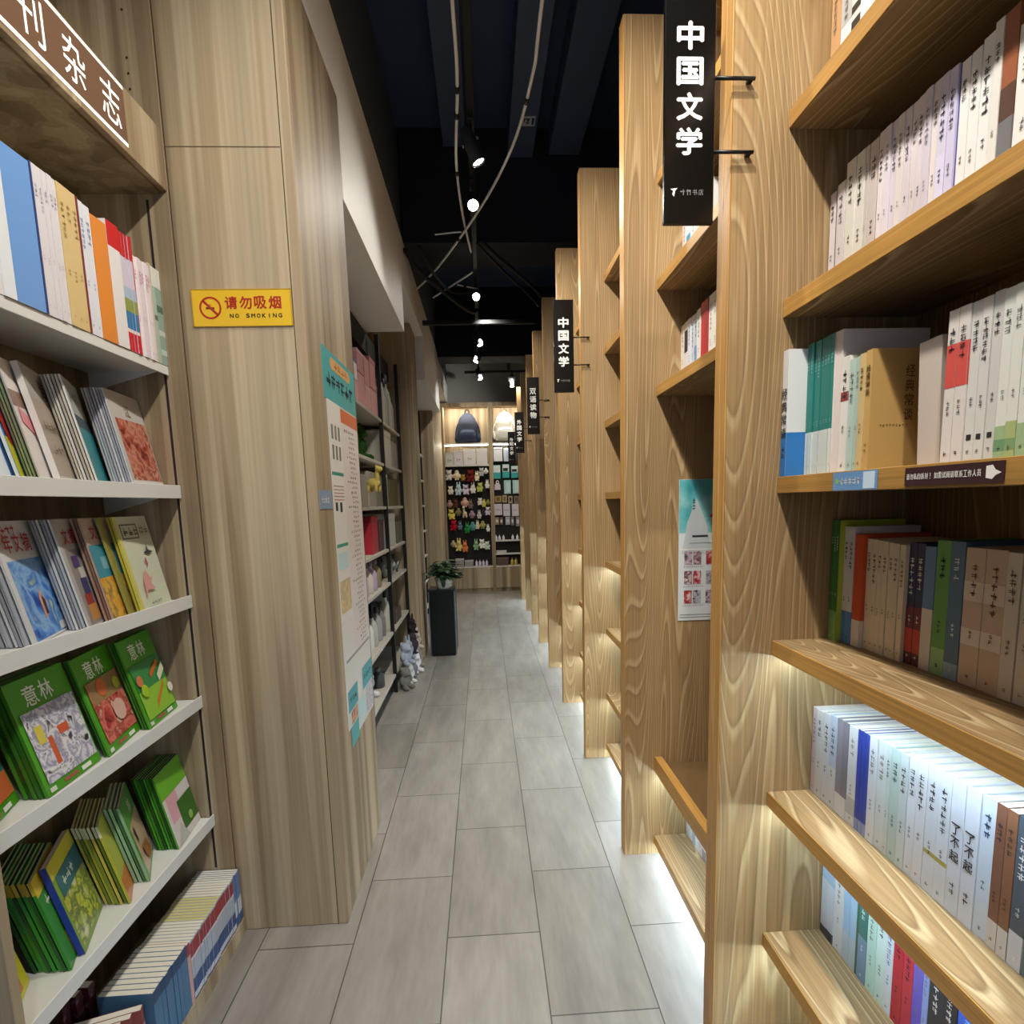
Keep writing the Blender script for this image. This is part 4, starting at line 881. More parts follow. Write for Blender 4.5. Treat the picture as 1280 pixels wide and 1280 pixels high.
b = MB(); b.box(px_, px_+.001, 1.985, 2.10, .54, .6195, mat('#3fa5a8', .35)); b.box(px_, px_+.001, 2.101, 2.385, .56, .6195, mat('#d4d8d8', .4))
b.build('lower_sheet', po)
b = MB(); yq(b, 1.995, 2.09, .625, .675, blotch('poster_food_picture', ['#b8642c', '#d8a070', '#7a4a2c', '#e0d0c0'], 30), .0004)
yq(b, 2.25, 2.38, .57, .685, blotch('poster_black_white_picture', ['#2a2a2e', '#d4d0d4', '#a8a4ac', '#e0dce0'], 40), .0004); yq(b, 2.11, 2.22, .60, .67, '#b8dcdc', .0004)
b.build('picture', po)

# ------------------------------------------------------------------ lighting track, lamps, conduits
b = MB(); b.box(-.018, .018, YF, 8.62, 3.285, 3.318, BLACKM, .003)
trk = b.build('lighting_track'); tag(trk, 'long black lighting track running over the aisle', 'lighting track')
for y in (.3, 2.2, 4.1, 5.9, 7.9):
    b = MB(); b.tube([(0, y, 3.318), (0, y, ZC-.002)], .006, BLACKM); b.build('hanger_rod', trk)
def spotlight(y, d, label, z=3.285, x=0.0):
    """adapter on the track, short stem, tilted can with a glowing lens"""
    root = empty('track_spotlight', (x, y, z), label, 'spotlight', 'black spotlights on the ceiling track')
    b = MB(); b.box(-.016, .016, -.055, .055, -.024, 0, BLACKM, .004); b.build('adapter', root)
    b = MB(); b.tube([(0, 0, -.024), (0, 0, -.075)], .008, BLACKM); b.box(-.042, -.037, -.012, .012, -.115, -.06, BLACKM); b.box(.037, .042, -.012, .012, -.115, -.06, BLACKM); b.box(-.042, .042, -.012, .012, -.075, -.068, BLACKM); b.build('yoke', root)
    v = Vector(d).normalized(); c = Vector((0, 0, -.105))
    q = v.to_track_quat('Z', 'Y').to_matrix()
    def R_(mb):
        mb.v = [tuple(q @ Vector(p)+c) for p in mb.v]; return mb
    b = MB(); b.lathe([(.0, -.075), (.030, -.073), (.034, -.066), (.0345, .085), (.033, .09), (.0305, .09), (.030, .078), (.0, .078)], 0, 0, 0, mat('#26272a', .45, 'black_lamp_can'), 22); R_(b).build('can', root)
    b = MB(); b.lathe([(.0, .0790), (.0295, .0792), (.0295, .0815), (.0, .083)], 0, 0, 0, LENS, 22); R_(b).build('lens', root)
    return root
spotlight(2.95, (.40, .02, -.92), 'nearest black spotlight on the track, its can hanging tilted')
spotlight(3.46, (.0, -.72, -.62), 'bright spotlight facing back along the aisle beside the crossing white conduits')
spotlight(4.9, (.0, -.8, -.52), 'bright spotlight hanging beyond the black beam and cables')
spotlight(6.15, (.25, -.3, -.75), 'small spotlight beyond the bright ones, third from the end wall')
spotlight(6.85, (-.3, -.3, -.75), 'small spotlight second from the end wall')
spotlight(7.8, (.2, -.4, -.75), 'small spotlight closest to the end wall, on the long track')
b = MB(); b.box(-.2, 1.0, 7.98, 8.014, 3.235, 3.268, BLACKM, .003); t2 = b.build('lighting_track'); tag(t2, 'short black track crossing in front of the end wall', 'lighting track')
b = MB(); b.tube([(.42, 7.997, 3.268), (.42, 7.997, ZC-.002)], .02, BLACKM); b.build('hanger_rod', t2)
spotlight(7.997, (.02, -.1, -.9), 'unlit looking spotlight hanging from the short cross track', z=3.235, x=.46)
def smooth(pts, n=6):
    P = [Vector(p) for p in pts]; out = []
    for i in range(len(P)-1):
        a, b_, c, d = P[max(i-1, 0)], P[i], P[i+1], P[min(i+2, len(P)-1)]
        for k in range(n):
            t = k/n; out.append(.5*((2*b_)+(-a+c)*t+(2*a-5*b_+4*c-d)*t*t+(-a+3*b_-3*c+d)*t**3))
    return out+[P[-1]]
PVC = mat('#d8dadc', .4, 'white_plastic_conduit')
def conduit(pts, r, label, m=PVC, clips=(), name='conduit', cat='conduit'):
    pp = smooth(pts); b = MB(); b.tube(pp, r, m)
    o = b.build(name); tag(o, label, cat)
    for f in clips:
        i = int(f*(len(pp)-2)); b = MB(); dv = (pp[i+1]-pp[i]).normalized()*.018
        b.tube([pp[i]-dv, pp[i]+dv], r*1.5, BLACKM); b.build('coupling', o)
    return o
conduit([(-.075, .9, 3.245), (-.05, 2.29, 3.245), (-.052, 2.68, 3.245), (-.082, 3.21, 3.245), (-.067, 3.74, 3.24), (-.026, 4.26, 3.24)], .0075, 'white conduit bending over the aisle, the one hugging the track', clips=(.42, .5, .66))
conduit([(.27, .9, 3.236), (.275, 2.285, 3.232), (.27, 2.585, 3.23), (.21, 3.05, 3.23), (.046, 3.6, 3.215), (-.26, 4.41, 3.22), (-.50, 4.95, 3.24)], .0075, 'white conduit sweeping from the bookcase side across to the bulkhead', clips=(.42, .78))
conduit([(-.37, 5.03, 3.2), (-.2, 4.8, 3.21), (-.023, 4.56, 3.22)], .007, 'short straight white conduit below the black beam')
conduit([(-.26, 3.95, 3.22), (-.15, 3.93, 3.222), (-.085, 3.92, 3.222)], .005, 'thin grey conduit stub beside the track')
conduit([(-.15, 4.75, 3.2), (-.08, 4.86, 3.225), (.02, 4.9, 3.22)], .005, 'thin curved grey conduit at the second bright spotlight', clips=(.5,))
for i, (p, r, l) in enumerate((
    ([(-.51, 4.28, 3.27), (-.42, 4.5, 3.2), (-.25, 4.8, 3.15), (-.06, 5.2, 3.14), (.0, 5.35, 3.2)], .016, 'thick black cable looping from the bulkhead to the track'),
    ([(-.40, 4.25, 3.28), (-.32, 4.5, 3.19), (-.2, 4.85, 3.18), (-.03, 5.0, 3.24)], .012, 'thinner black cable looping beside the thick one'),
    ([(.04, 4.2, 3.30), (.2, 4.42, 3.25), (.42, 4.7, 3.2), (.56, 4.95, 3.17)], .014, 'black cable drooping from the track towards the bookcases, upper one'),
    ([(.012, 4.22, 3.29), (.22, 4.5, 3.2), (.42, 4.8, 3.15), (.54, 5.05, 3.13)], .009, 'black cable drooping from the track towards the bookcases, lower one'))):
    conduit(p, r, l, m=BLACKM, name='cable', cat='cable')
b = MB(); b.box(-.51, .56, 5.42, 5.455, 3.10, 3.14, BLACKM, .004); tag(b.build('ceiling_bar'), 'black bar crossing the aisle beneath the cables', 'bar')
pl = thin_sign('exit_plate', .342, .424, 0, .0, '', 'sign', '#c9ced6', y=0) if False else None
b = MB(); b.box(.340, .424, 3.88, 3.97, 3.896, 3.8999, mat('#b9c0cc', .5)); ep = b.build('ceiling_sign'); tag(ep, 'small white marker plate under the navy ceiling rib', 'sign')
b = MB()
for x0, x1, y0, y1 in ((.348, .39, 3.895, 3.905), (.348, .356, 3.905, 3.93), (.365, .385, 3.93, 3.945), (.40, .416, 3.89, 3.955), (.37, .385, 3.905, 3.925)):
    b.face([(x0, y0, 3.8955), (x1, y0, 3.8955), (x1, y1, 3.8955), (x0, y1, 3.8955)], mat('#2a3344', .6))
b.build('symbol', ep)

# ------------------------------------------------------------------ end wall cabinets
YC, YD = 8.87, 9.245
def cabinet(x0, x1, label):
    root = empty('display_cabinet', ((x0+x1)/2, YC, 0), label, 'cabinet'); inv = root.matrix_basis.inverted()
    def part(b, n):
        o = b.build(n, root); o.matrix_parent_inverse = inv; return o
    for a in (x0, x1-.03):
        b = MB(); b.box(a, a+.03, YC, YD, 0, 2.995, LAM, .002); part(b, 'side_panel')
    b = MB(); b.box(x0+.03, x1-.03, YC, YD, 2.965, 2.995, LAM, .002); part(b, 'top_board')
    b = MB(); b.box(x0+.03, x1-.03, YD-.012, YD-.001, .42, 2.965, LAM); part(b, 'back_panel')
    b = MB(); b.box(x0+.03, x1-.03, YC, YD-.013, 2.352, 2.378, mat('#d2cec6', .5)); part(b, 'shelf')
    b = MB(); b.box(x0+.04, x1-.04, YC+.04, YC+.065, 2.952, 2.9645, LED_NICHE); part(b, 'light_strip')
    b = MB(); b.box(x0+.03, x1-.03, YC, YC+.015, 2.935, 2.965, LAM); part(b, 'valance')
    b = MB(); b.box(x0+.05, x1-.05, YC+.012, YC+.022, 2.340, 2.3515, LED_WARM); part(b, 'light_strip')
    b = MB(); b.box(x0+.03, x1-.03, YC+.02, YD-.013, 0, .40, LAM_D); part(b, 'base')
    n = 2; w = (x1-x0-.06)/n
    for i in range(n):
        b = MB(); b.box(x0+.031+i*w, x0+.029+(i+1)*w, YC, YC+.018, .06, .395, LAM, .002); d_ = part(b, 'drawer_front')
        b = MB(); b.box(x0+.031+i*w, x0+.029+(i+1)*w, YC+.003, YC+.02, .20, .206, mat('#5c4d36', .7)); b.build('groove', d_)
    b = MB(); b.box(x0+.03, x1-.03, YC, YD-.013, .402, .42, mat('#cfc8bc', .5)); part(b, 'shelf')
    return root, part
cabL, partL = cabinet(-.615, .148, 'end wall cabinet with hanging plush toys below a navy backpack')
cabR, partR = cabinet(.1485, .80, 'end wall cabinet with packaged accessories below a white backpack')
b = MB(); b.box(-.584, .117, YC+.10, YC+.115, .43, 2.03, mat('#17110e', .7, 'dark_display_board')); partL(b, 'display_board')
b = MB(); b.box(.18, .769, YC+.10, YC+.115, .43, 2.33, mat('#17110e', .7)); partR(b, 'display_board')
b = MB(); b.box(-.584, .117, YC, YC+.10, 2.02, 2.045, mat('#d2cec6', .5)); partL(b, 'shelf')
for z in (.835, .62):
    b = MB(); b.box(.18, .769, YC+.005, YC+.10, z-.022, z, mat('#cfcac2', .5)); partR(b, 'shelf')
# plush toys
def remeshed(b, name, vox):
    o = b.build(name); md = o.modifiers.new('r', 'REMESH'); md.mode = 'VOXEL'; md.voxel_size = vox; md.use_smooth_shade = True
    bpy.context.view_layer.update()
    me = bpy.data.meshes.new_from_object(o.evaluated_get(bpy.context.evaluated_depsgraph_get()))
    me.materials.clear(); me.materials.append(b.mats[0])
    for p in me.polygons: p.use_smooth = True
    bpy.data.objects.remove(o); return me
FUR = mat('#cccccc', .9)
def plush_mesh(kind):
    b = MB()
    if kind == 0:   # sitting bear
        b.ball((0, 0, -.18), (.26, .22, .30), FUR); b.ball((0, -.04, .24), (.25, .22, .23), FUR); b.ball((0, -.24, .19), (.1, .09, .08), FUR)
        for s in (-1, 1): b.ball((s*.2, 0, .44), (.09, .06, .09), FUR); b.ball((s*.27, -.06, -.08), (.09, .1, .18), FUR); b.ball((s*.19, -.22, -.4), (.11, .17, .1), FUR)
    elif kind == 1:  # rabbit
        b.ball((0, 0, -.22), (.22, .2, .27), FUR); b.ball((0, -.03, .12), (.2, .19, .19), FUR)
        for s in (-1, 1): b.ball((s*.1, 0, .38), (.065, .05, .2), FUR); b.ball((s*.22, -.06, -.14), (.07, .08, .16), FUR); b.ball((s*.14, -.18, -.44), (.09, .15, .08), FUR)
    elif kind == 2:  # round bird
        b.ball((0, 0, -.05), (.32, .3, .36), FUR); b.ball((0, -.05, .3), (.2, .19, .18), FUR); b.ball((0, -.25, .27), (.05, .1, .04), FUR)
        for s in (-1, 1): b.ball((s*.32, 0, -.08), (.07, .14, .2), FUR); b.ball((s*.13, -.12, -.42), (.09, .13, .05), FUR)
    else:            # long necked grazer
        b.ball((0, 0, -.15), (.2, .3, .2), FUR); b.ball((-.05, -.2, .12), (.09, .1, .28), FUR); b.ball((-.06, -.3, .38), (.11, .17, .11), FUR)
        for s in (-1, 1):
            b.ball((s*.08-.06, -.22, .5), (.03, .03, .08), FUR)
            for t in (-1, 1): b.ball((s*.13, t*.18, -.36), (.06, .07, .16), FUR)
    return remeshed(b, 'plush_toy', .035)
PLM = [plush_mesh(k) for k in range(4)]
HUE = {'grey white': '#c9c4bc', 'cream': '#e0d0ae', 'mustard': '#a8862c', 'dark red': '#6a2420', 'ivory': '#e0d6b4', 'pale grey': '#b8b4b0', 'snow white': '#e8e6e0', 'off white': '#d8d2c4', 'pale blue': '#b4ccd4', 'lilac': '#c8bccc', 'white': '#dedad4', 'lime yellow': '#b4b860',
       'dusty pink': '#b08a84', 'brown': '#5a3a2c', 'peach': '#d0a890', 'taupe': '#7a6a5c', 'yellow': '#d2c45a', 'olive': '#8a8a4a', 'khaki': '#8a8258', 'mauve': '#a08a94', 'charcoal': '#3a3638', 'red': '#b4202c', 'slate blue': '#6a7a8a', 'green': '#2f8a44', 'teal': '#5a9a9c', 'moss': '#a4a25c',
       'beige': '#b8a890', 'butter yellow': '#d8c878', 'orange': '#d47a4c', 'pale green': '#8ab088', 'mint white': '#c4d4c0'}
PL = [[(-0.527, 1.887, 'grey white', 0.129), (-0.402, 1.883, 'cream', 0.129), (-0.302, 1.844, 'mustard', 0.077), (-0.188, 1.866, 'dark red', 0.155), (-0.087, 1.863, 'ivory', 0.116), (-0.009, 1.924, 'pale grey', 0.103), (0.062, 1.941, 'snow white', 0.077)], [(-0.512, 1.649, 'off white', 0.103), (-0.385, 1.67, 'pale blue', 0.155), (-0.272, 1.655, 'lilac', 0.129), (-0.157, 1.677, 'white', 0.129), (-0.042, 1.686, 'lime yellow', 0.116), (0.074, 1.734, 'white', 0.103)], [(-0.534, 1.435, 'dusty pink', 0.103), (-0.438, 1.445, 'brown', 0.116), (-0.292, 1.454, 'peach', 0.129), (-0.204, 1.426, 'taupe', 0.116), (-0.05, 1.46, 'white', 0.09), (0.013, 1.433, 'yellow', 0.09), (0.077, 1.444, 'olive', 0.077)], [(-0.515, 1.27, 'yellow', 0.129), (-0.399, 1.305, 'khaki', 0.103), (-0.298, 1.302, 'cream', 0.142), (-0.185, 1.261, 'mauve', 0.103), (-0.07, 1.257, 'grey white', 0.103), (-0.005, 1.294, 'charcoal', 0.09), (0.072, 1.304, 'lilac', 0.103)], [(-0.485, 1.091, 'red', 0.129), (-0.383, 1.088, 'slate blue', 0.103), (-0.269, 1.046, 'green', 0.129), (-0.179, 1.069, 'teal', 0.116), (-0.101, 1.092, 'ivory', 0.103), (-0.018, 1.09, 'moss', 0.103), (0.063, 1.036, 'white', 0.09)], [(-0.503, 0.797, 'beige', 0.09), (-0.414, 0.781, 'butter yellow', 0.155), (-0.319, 0.752, 'orange', 0.142), (-0.138, 0.773, 'pale green', 0.129), (-0.042, 0.782, 'white', 0.116), (0.041, 0.754, 'mint white', 0.103)]]
RN = ['top', 'second', 'third', 'fourth', 'fifth', 'bottom']
def plush(mesh, loc, s, hue, label, group, rz=0, stand=None, name='plush_toy'):
    if stand is not None: loc = (loc[0], loc[1], stand+.002-min(v.co.z for v in mesh.vertices)*s)
    o = bpy.data.objects.new(name, mesh); COL.objects.link(o); o.location = loc; o.scale = (s, s, s); o.rotation_euler = (0, 0, rz)
    o.material_slots[0].link = 'OBJECT'; o.material_slots[0].material = mat(hue, .9, spec=.1)
    return tag(o, label, 'plush toy', group)
kr = random.Random(4)
for j, rw in enumerate(PL):
    for i, (x, z, c, s) in enumerate(rw):
        k = 3 if (j == 3 and i == 2) else kr.randrange(3); s *= 1.3
        plush(PLM[k], (x, YC+.03, z), s, HUE[c], f'{c} plush toy, {nth(i)} along the {RN[j]} row on the end wall cabinet', 'hanging plush toys', kr.uniform(-.3, .3))
        b = MB(); b.tube([(x, YC+.10, z+s*.33), (x, YC+.04, z+s*.33)], .003, BLACK, 6); partL(b, 'hook')
# boxes, packets and bottles
def carton(x0, x1, y0, y1, z0, z1, colour, label, cat='box', group=None, name='carton', lid=None, face=None, chamfer=.003):
    b = MB(); b.box(x0, x1, y0, y1, z0, z1, mat(colour, .5), min(chamfer, (x1-x0)*.08, (y1-y0)*.08, (z1-z0)*.08))
    o = b.build(name); tag(o, label, cat, group)
    if lid:
        b = MB(); h = (z1-z0)*.16; b.box(x0-.002, x1+.002, y0-.002, y1+.002, z1-h, z1+.002, mat(lid, .5)); b.build('lid', o)
    if face:
        b = MB(); face(b, x0, x1, y0, z0, z1); b.build('printed_label', o)
    return o
def F_chars(n, zc, s, c=INK):
    def f(b, x0, x1, y, z0, z1):
        rr = random.Random(n)
        for i in range(n): print_block(b, ((x0+x1)/2+(i-(n-1)/2)*s*1.2, y-.003, z0+(z1-z0)*zc), (1, 0, 0), uz, s, s*1.6, c, rr)
    return f
def F_band(a, c, d, e): 
    def f(b, x0, x1, y, z0, z1):
        w = x1-x0; h = z1-z0; b.face([(x0+w*a, y-.003, z0+h*d), (x0+w*c, y-.003, z0+h*d), (x0+w*c, y-.003, z0+h*e[0]), (x0+w*a, y-.003, z0+h*e[0])], mat(e[1], .5))
    return f
for i, (x0, x1, z1) in enumerate(((-.569, -.45, 2.235), (-.435, -.30, 2.26), (-.285, .097, 2.285))):
    x1 = min(x1, -.285+.36)
    carton(x0, x1 if i < 2 else -.10, YC+.01, YC+.09, 2.0455, z1, ('#c4cac4', '#d8d0da', '#e0dcda')[i], ('pale green grey', 'pale lilac', 'white')[i]+' box with black characters above the plush toys', lid=('#b4bab2', '#cfc6d2', '#e4e0dc')[i], face=F_chars(2, .35, .028))
carton(-.08, .09, YC+.01, YC+.09, 2.0455, 2.29, '#d6d2d0', 'plain whitish box at the end of the row above the plush toys', lid='#dcd8d4')
b = MB(); gR = 'packaged accessories'
carton(.19, .33, YC+.03, YC+.09, 2.085, 2.30, '#dcdee2', 'white packet with grey top strip, upper end wall cabinet', 'packet', gR, 'packet', face=F_band(.05, .95, .86, (.92, '#7a8088')))
carton(.35, .52, YC+.03, YC+.09, 2.085, 2.29, '#cfd8e4', 'pale blue striped packet, upper end wall cabinet', 'packet', gR, 'packet', face=F_band(.2, .7, .2, (.8, '#b4c4dc')))
for i, (x0, x1, z0, z1) in enumerate(((.173, .293, 1.816, 2.032), (.325, .433, 1.825, 2.041), (.464, .574, 1.822, 2.013))):
    carton(x0, x1, YC+.05, YC+.098, z0, z1, '#3aa8a4', f'teal and white packet, {nth(i)} along its row in the end wall cabinet', 'packet', gR, 'packet', face=(lambda i: (lambda b, a, c, y, d, e: (F_band(.03, .97, .45, (.97, '#d8dedc'))(b, a, c, y, d, e), i and F_band(.1, .8, .5, (.72, '#1c2c30'))(b, a, c, y-.001, d, e))))(i))
b = MB(); b.prism([(.19, 1.64), (.287, 1.64), (.283, 1.72), (.268, 1.735), (.262, 1.78), (.24, 1.796), (.216, 1.78), (.21, 1.735), (.194, 1.72)], 'y', YC+.06, YC+.095, mat('#dccdd4', .5)); pk = b.build('packet'); tag(pk, 'white bell shaped pouch hanging beside two aqua boxes', 'packet', gR)
b = MB(); b.ball((.238, YC+.06, 1.76), (.014, .004, .012), INK, 10, 6); b.build('hang_hole', pk)
for i, (x0, x1) in enumerate(((.343, .452), (.483, .593))): carton(x0, x1, YC+.05, YC+.098, 1.573, 1.788, '#a8cfcc', f'aqua box, {nth(i)} from the white pouch in the end wall cabinet', 'box', gR, 'carton', face=F_band(.3, .9, .1, (.85, '#c4dcd8')))
for i, (x0, x1, z0, z1) in enumerate(((.189, .294, 1.438, 1.542), (.31, .384, 1.435, 1.551), (.406, .473, 1.42, 1.536), (.502, .576, 1.417, 1.533))):
    carton(x0, x1, YC+.06, YC+.098, z0, z1, ('#a08a4c', '#a89474', '#b09a80', '#86706a')[i], f'tan packet, {nth(i)} along its row in the end wall cabinet', 'packet', gR, 'packet', face=F_band(.25, .75, .25, (.8, ('#6a5a2c', '#7a6448', '#3a2a24', '#5a4844')[i])))
for i, (x0, x1, z0, z1) in enumerate(((.178, .301, 1.234, 1.415), (.319, .429, 1.217, 1.411), (.46, .57, 1.213, 1.408))):
    carton(x0, x1, YC+.06, YC+.098, z0, z1, '#cdc6cc', f'white patterned packet, {nth(i)} along its row in the end wall cabinet', 'packet', gR, 'packet', face=F_chars(3, .5, .02, INKG))
for i, (x0, x1, z0, z1) in enumerate(((.184, .245, 1.082, 1.199), (.261, .309, 1.08, 1.196), (.351, .425, 1.076, 1.207), (.441, .489, 1.062, 1.204), (.519, .579, 1.046, 1.202))):
    carton(x0, x1, YC+.07, YC+.098, z0, z1, ('#9a8670', '#7a604a', '#b4aeb4', '#77757a', '#8a8088')[i], f'small grey brown packet, {nth(i)} along its row in the end wall cabinet', 'packet', gR, 'packet', face=F_band(.2, .8, .3, (.7, '#d0ccd0')))
def bottle(x, y, z, r, h, c, cap, label, group, cat='bottle'):
    b = MB(); b.lathe([(r*.9, 0), (r, h*.05), (r, h*.55), (r*.75, h*.68), (r*.38, h*.76), (r*.36, h*.84)], x, y, z, mat(c, .35), 16); o = b.build('bottle'); tag(o, label, cat, group)
    b = MB(); b.lathe([(r*.42, h*.83), (r*.44, h*.86), (r*.42, h), (r*.2, h*1.01)], x, y, z, mat(cap, .4), 14); b.build('cap', o); return o
for i, x in enumerate((.19, .245, .31, .46, .535)): bottle(x, YC+.05, .8355, .02, .085, '#e0dee0', '#8a9a94', f'small white bottle, {nth(i)} along the white shelf of the end wall cabinet', 'small white bottles')
carton(.19, .35, YC+.02, YC+.09, .6205, .66, '#c8c2ba', 'flat pale box on the lower shelf of the end wall cabinet', lid='#d2ccc4')
for i, x in enumerate((.44, .50)): bottle(x, YC+.05, .4205, .026, .12, '#b8a44a', '#8a7a3a', f'yellow jar, {nth(i)} along the bottom of the end wall cabinet', 'yellow jars', 'jar')
carton(.19, .38, YC+.02, YC+.09, .4205, .55, '#5a463c', 'brown box at the bottom of the end wall cabinet', lid='#6a5448')
for i, (x0, x1, h) in enumerate(((-.479, -.343, .13), (-.33, -.19, .10))): carton(x0, x1, YC+.01, YC+.09, .4205, .4205+h, '#8f8a86', f'grey carton below the plush toys, {nth(i)} from the plant side', lid='#b8b2ac')
for i, x in enumerate((-.14, -.085, -.03, .025)): bottle(x, YC+.05, .4205, .021, .11, '#cfc8d8', '#5a5068', f'lilac capped bottle, {nth(i)} below the plush toys', 'lilac bottles')
# backpacks
def ringloft(b, rings, m, n=28, p=3.2):
    vs = []; fs = []
    for (z, cx, cy, rx, ry) in rings:
        for i in range(n):
            a = 2*PI*i/n; c, s_ = math.cos(a), math.sin(a)
            vs.append((cx+rx*math.copysign(abs(c)**(2/p), c), cy+ry*math.copysign(abs(s_)**(2/p), s_), z))
    for j in range(len(rings)-1):
        for i in range(n): fs.append((j*n+i, j*n+(i+1) % n, (j+1)*n+(i+1) % n, (j+1)*n+i))
    fs.append(tuple(range(n-1, -1, -1))); fs.append(tuple(range(len(vs)-n, len(vs)))); b.add(vs, fs, m, True)
def backpack(x, y, z, c1, c2, c3, label, w=.175, h=.46):
    root = empty('backpack', (x, y, z), label, 'backpack')
    m1, m2, m3 = mat(c1, .75, noise=.12, nscale=80), mat(c2, .75), mat(c3, .6)
    b = MB(); ringloft(b, [(.0, 0, 0, w*.85, .08), (.02, 0, 0, w*.98, .10), (h*.3, 0, 0, w, .11), (h*.6, 0, .01, w*.92, .10), (h*.82, 0, .02, w*.74, .08), (h*.95, 0, .03, w*.45, .05), (h, 0, .035, w*.2, .02)], m1); b.build('body', root)
    b = MB(); ringloft(b, [(.03, 0, -.09, w*.7, .05), (.05, 0, -.10, w*.78, .055), (h*.3, 0, -.10, w*.76, .05), (h*.42, 0, -.085, w*.6, .035), (h*.45, 0, -.075, w*.4, .02)], m2); fp = b.build('front_pocket', root)
    b = MB(); b.tube([(-w*.6, -.152, h*.33), (0, -.155, h*.345), (w*.6, -.152, h*.33)], .004, m3, 6); b.build('zip', fp)
    b = MB(); b.tube(smooth([(-w*.22, .03, h*.95), (-w*.15, .02, h*1.07), (0, .015, h*1.1), (w*.15, .02, h*1.07), (w*.22, .03, h*.95)]), .010, m3, 8); b.build('handle', root)
    for s in (-1, 1):
        b = MB(); b.tube(smooth([(s*w*.4, .06, h*.9), (s*w*.95, .11, h*.62), (s*w*1.12, .1, h*.3), (s*w*.95, .05, .03)]), .014, m1, 8); b.build('shoulder_strap', root)
        b = MB(); ringloft(b, [(.03, s*w*.98, .0, .03, .06), (.08, s*w*1.02, .0, .035, .065), (h*.33, s*w*1.0, .0, .02, .06)], m2); b.build('side_pocket', root)
    b = MB(); b.tube([(-w*.75, -.085, h*.62), (0, -.104, h*.66), (w*.75, -.085, h*.62)], .004, m3, 6); b.build('zip', root)
    return root
backpack(-.21, 9.06, 2.379, '#1a2436', '#1e2c46', '#0e1218', 'navy backpack standing in the lit niche of the end wall cabinet', .172, .49)
backpack(.39, 9.06, 2.415, '#d4d2c4', '#dedcd0', '#55524a', 'cream white backpack standing in the lit niche of the end wall cabinet', .17, .46)
carton(.24, .53, 9.0, 9.14, 2.3785, 2.414, '#3a3a2e', 'dark olive box lying beneath the cream backpack')

# ------------------------------------------------------------------ gift shelves between the wooden columns
GY0, GY1, GXF, GXB = 2.42, 5.06, -.735, -1.18
gs_ = empty('gift_shelf', (GXF, 3.7, 0), 'black framed gift shelving with pale boards between two wooden columns', 'shelving'); ginv = gs_.matrix_basis.inverted()
def gpart(b, n):
    o = b.build(n, gs_); o.matrix_parent_inverse = ginv; return o
GZ = [2.055, 1.742, 1.43, 1.115, .865, .483, .15]
for y in (GY0+.02, 3.28, 4.16, 5.02):
    for x in (GXF+.012, GXB+.02):
        b = MB(); b.box(x-.014, x+.014, y-.014, y+.014, 0, 2.648, BLACK, .002); gpart(b, 'post')
for z in GZ:
    for ya, yb in ((GY0+.036, 3.264), (3.296, 4.144), (4.176, 5.004)):
        b = MB(); b.box(GXB+.036, GXF+.02, ya, yb, z-.022, z, mat('#b8b2a4', .5, noise=.06), .002); gpart(b, 'shelf')
b = MB(); b.box(GXB-.012, GXB, GY0, GY1, 0, 2.648, mat('#15110f', .7)); gpart(b, 'back_panel')
b = MB(); b.box(GXB+.04, GXF-.05, 3.3, 5.0, 2.5, 2.645, BLACKM); gpart(b, 'top_rail')
gb = 'boxes on the gift shelves'
def gbox(y0, y1, z, h, c, label, x1=None, d=.2, lid=None):
    x1 = x1 or GXF-.0
    return carton(x1-d, x1, y0, y1, z+.0006, z+h, c, label, 'box', gb, 'gift_box', lid=lid)
T = GZ[0]
gbox(3.34, 3.50, T, .13, '#d8a8ac', 'lower pink gift box, closest to the posted column, top gift shelf')
gbox(3.34, 3.50, T+.131, .12, '#e4dcdc', 'white gift box stacked on a pink one, top gift shelf', lid='#5a5a88')
gbox(3.52, 3.70, T, .20, '#d49aa0', 'tall pink gift box, second along the top gift shelf')
gbox(3.52, 3.70, T+.203, .13, '#c88a94', 'deep pink gift box stacked upon the tall pink one', lid='#d8a4a8')
gbox(3.72, 3.88, T, .16, '#dca8a8', 'pink gift box third along the top gift shelf', lid='#e0b4b4')
gbox(3.72, 3.88, T+.165, .18, '#d4949a', 'pink gift box stacked third along the top gift shelf')
gbox(3.90, 4.12, T, .18, '#d8a4a6', 'pink gift box beside the middle post, top gift shelf')
gbox(3.90, 4.10, T+.182, .2, '#cf8f90', 'rose gift box stacked beside the middle post, top gift shelf', lid='#c07a78')
for i, y in enumerate((4.22, 4.32, 4.42, 4.52, 4.62, 4.72, 4.84)):
    bottle(GXF-.04, y, T+.0005, .042, .34+.05*(i % 3), ('#a8a89c', '#8f9088', '#b4b4ac')[i % 3], ('#26282a', '#44464a')[i % 2], f'grey bottle with dark cap, {nth(i)} from the middle post, top gift shelf', 'grey bottles on the top gift shelf')
T = GZ[1]
plush(PLM[2], (GXF-.11, 3.60, 0), .25, '#2f5a26', 'dark green plush toy on the second gift shelf', 'plush toys on the gift shelves', 1.4, T)
plush(PLM[0], (GXF-.12, 3.92, 0), .26, '#2a4f22', 'deep green plush bear by the middle post, second gift shelf', 'plush toys on the gift shelves', 1.3, T)
gbox(4.22, 4.30, T, .25, '#c8c4b4', 'narrow cream box beside the middle post, second gift shelf')
gbox(4.32, 4.62, T, .27, '#b4b0a4', 'wide grey white box, second gift shelf', lid='#bcb8ac')
gbox(4.66, 4.92, T, .22, '#9c988c', 'grey box beside the far post, second gift shelf')
T = GZ[2]
gbox(3.36, 3.6, T, .2, '#8f8a7c', 'grey tan box, third gift shelf, closest to the posted column')
gbox(3.64, 3.86, T, .23, '#9a9688', 'taller grey tan box, third gift shelf')
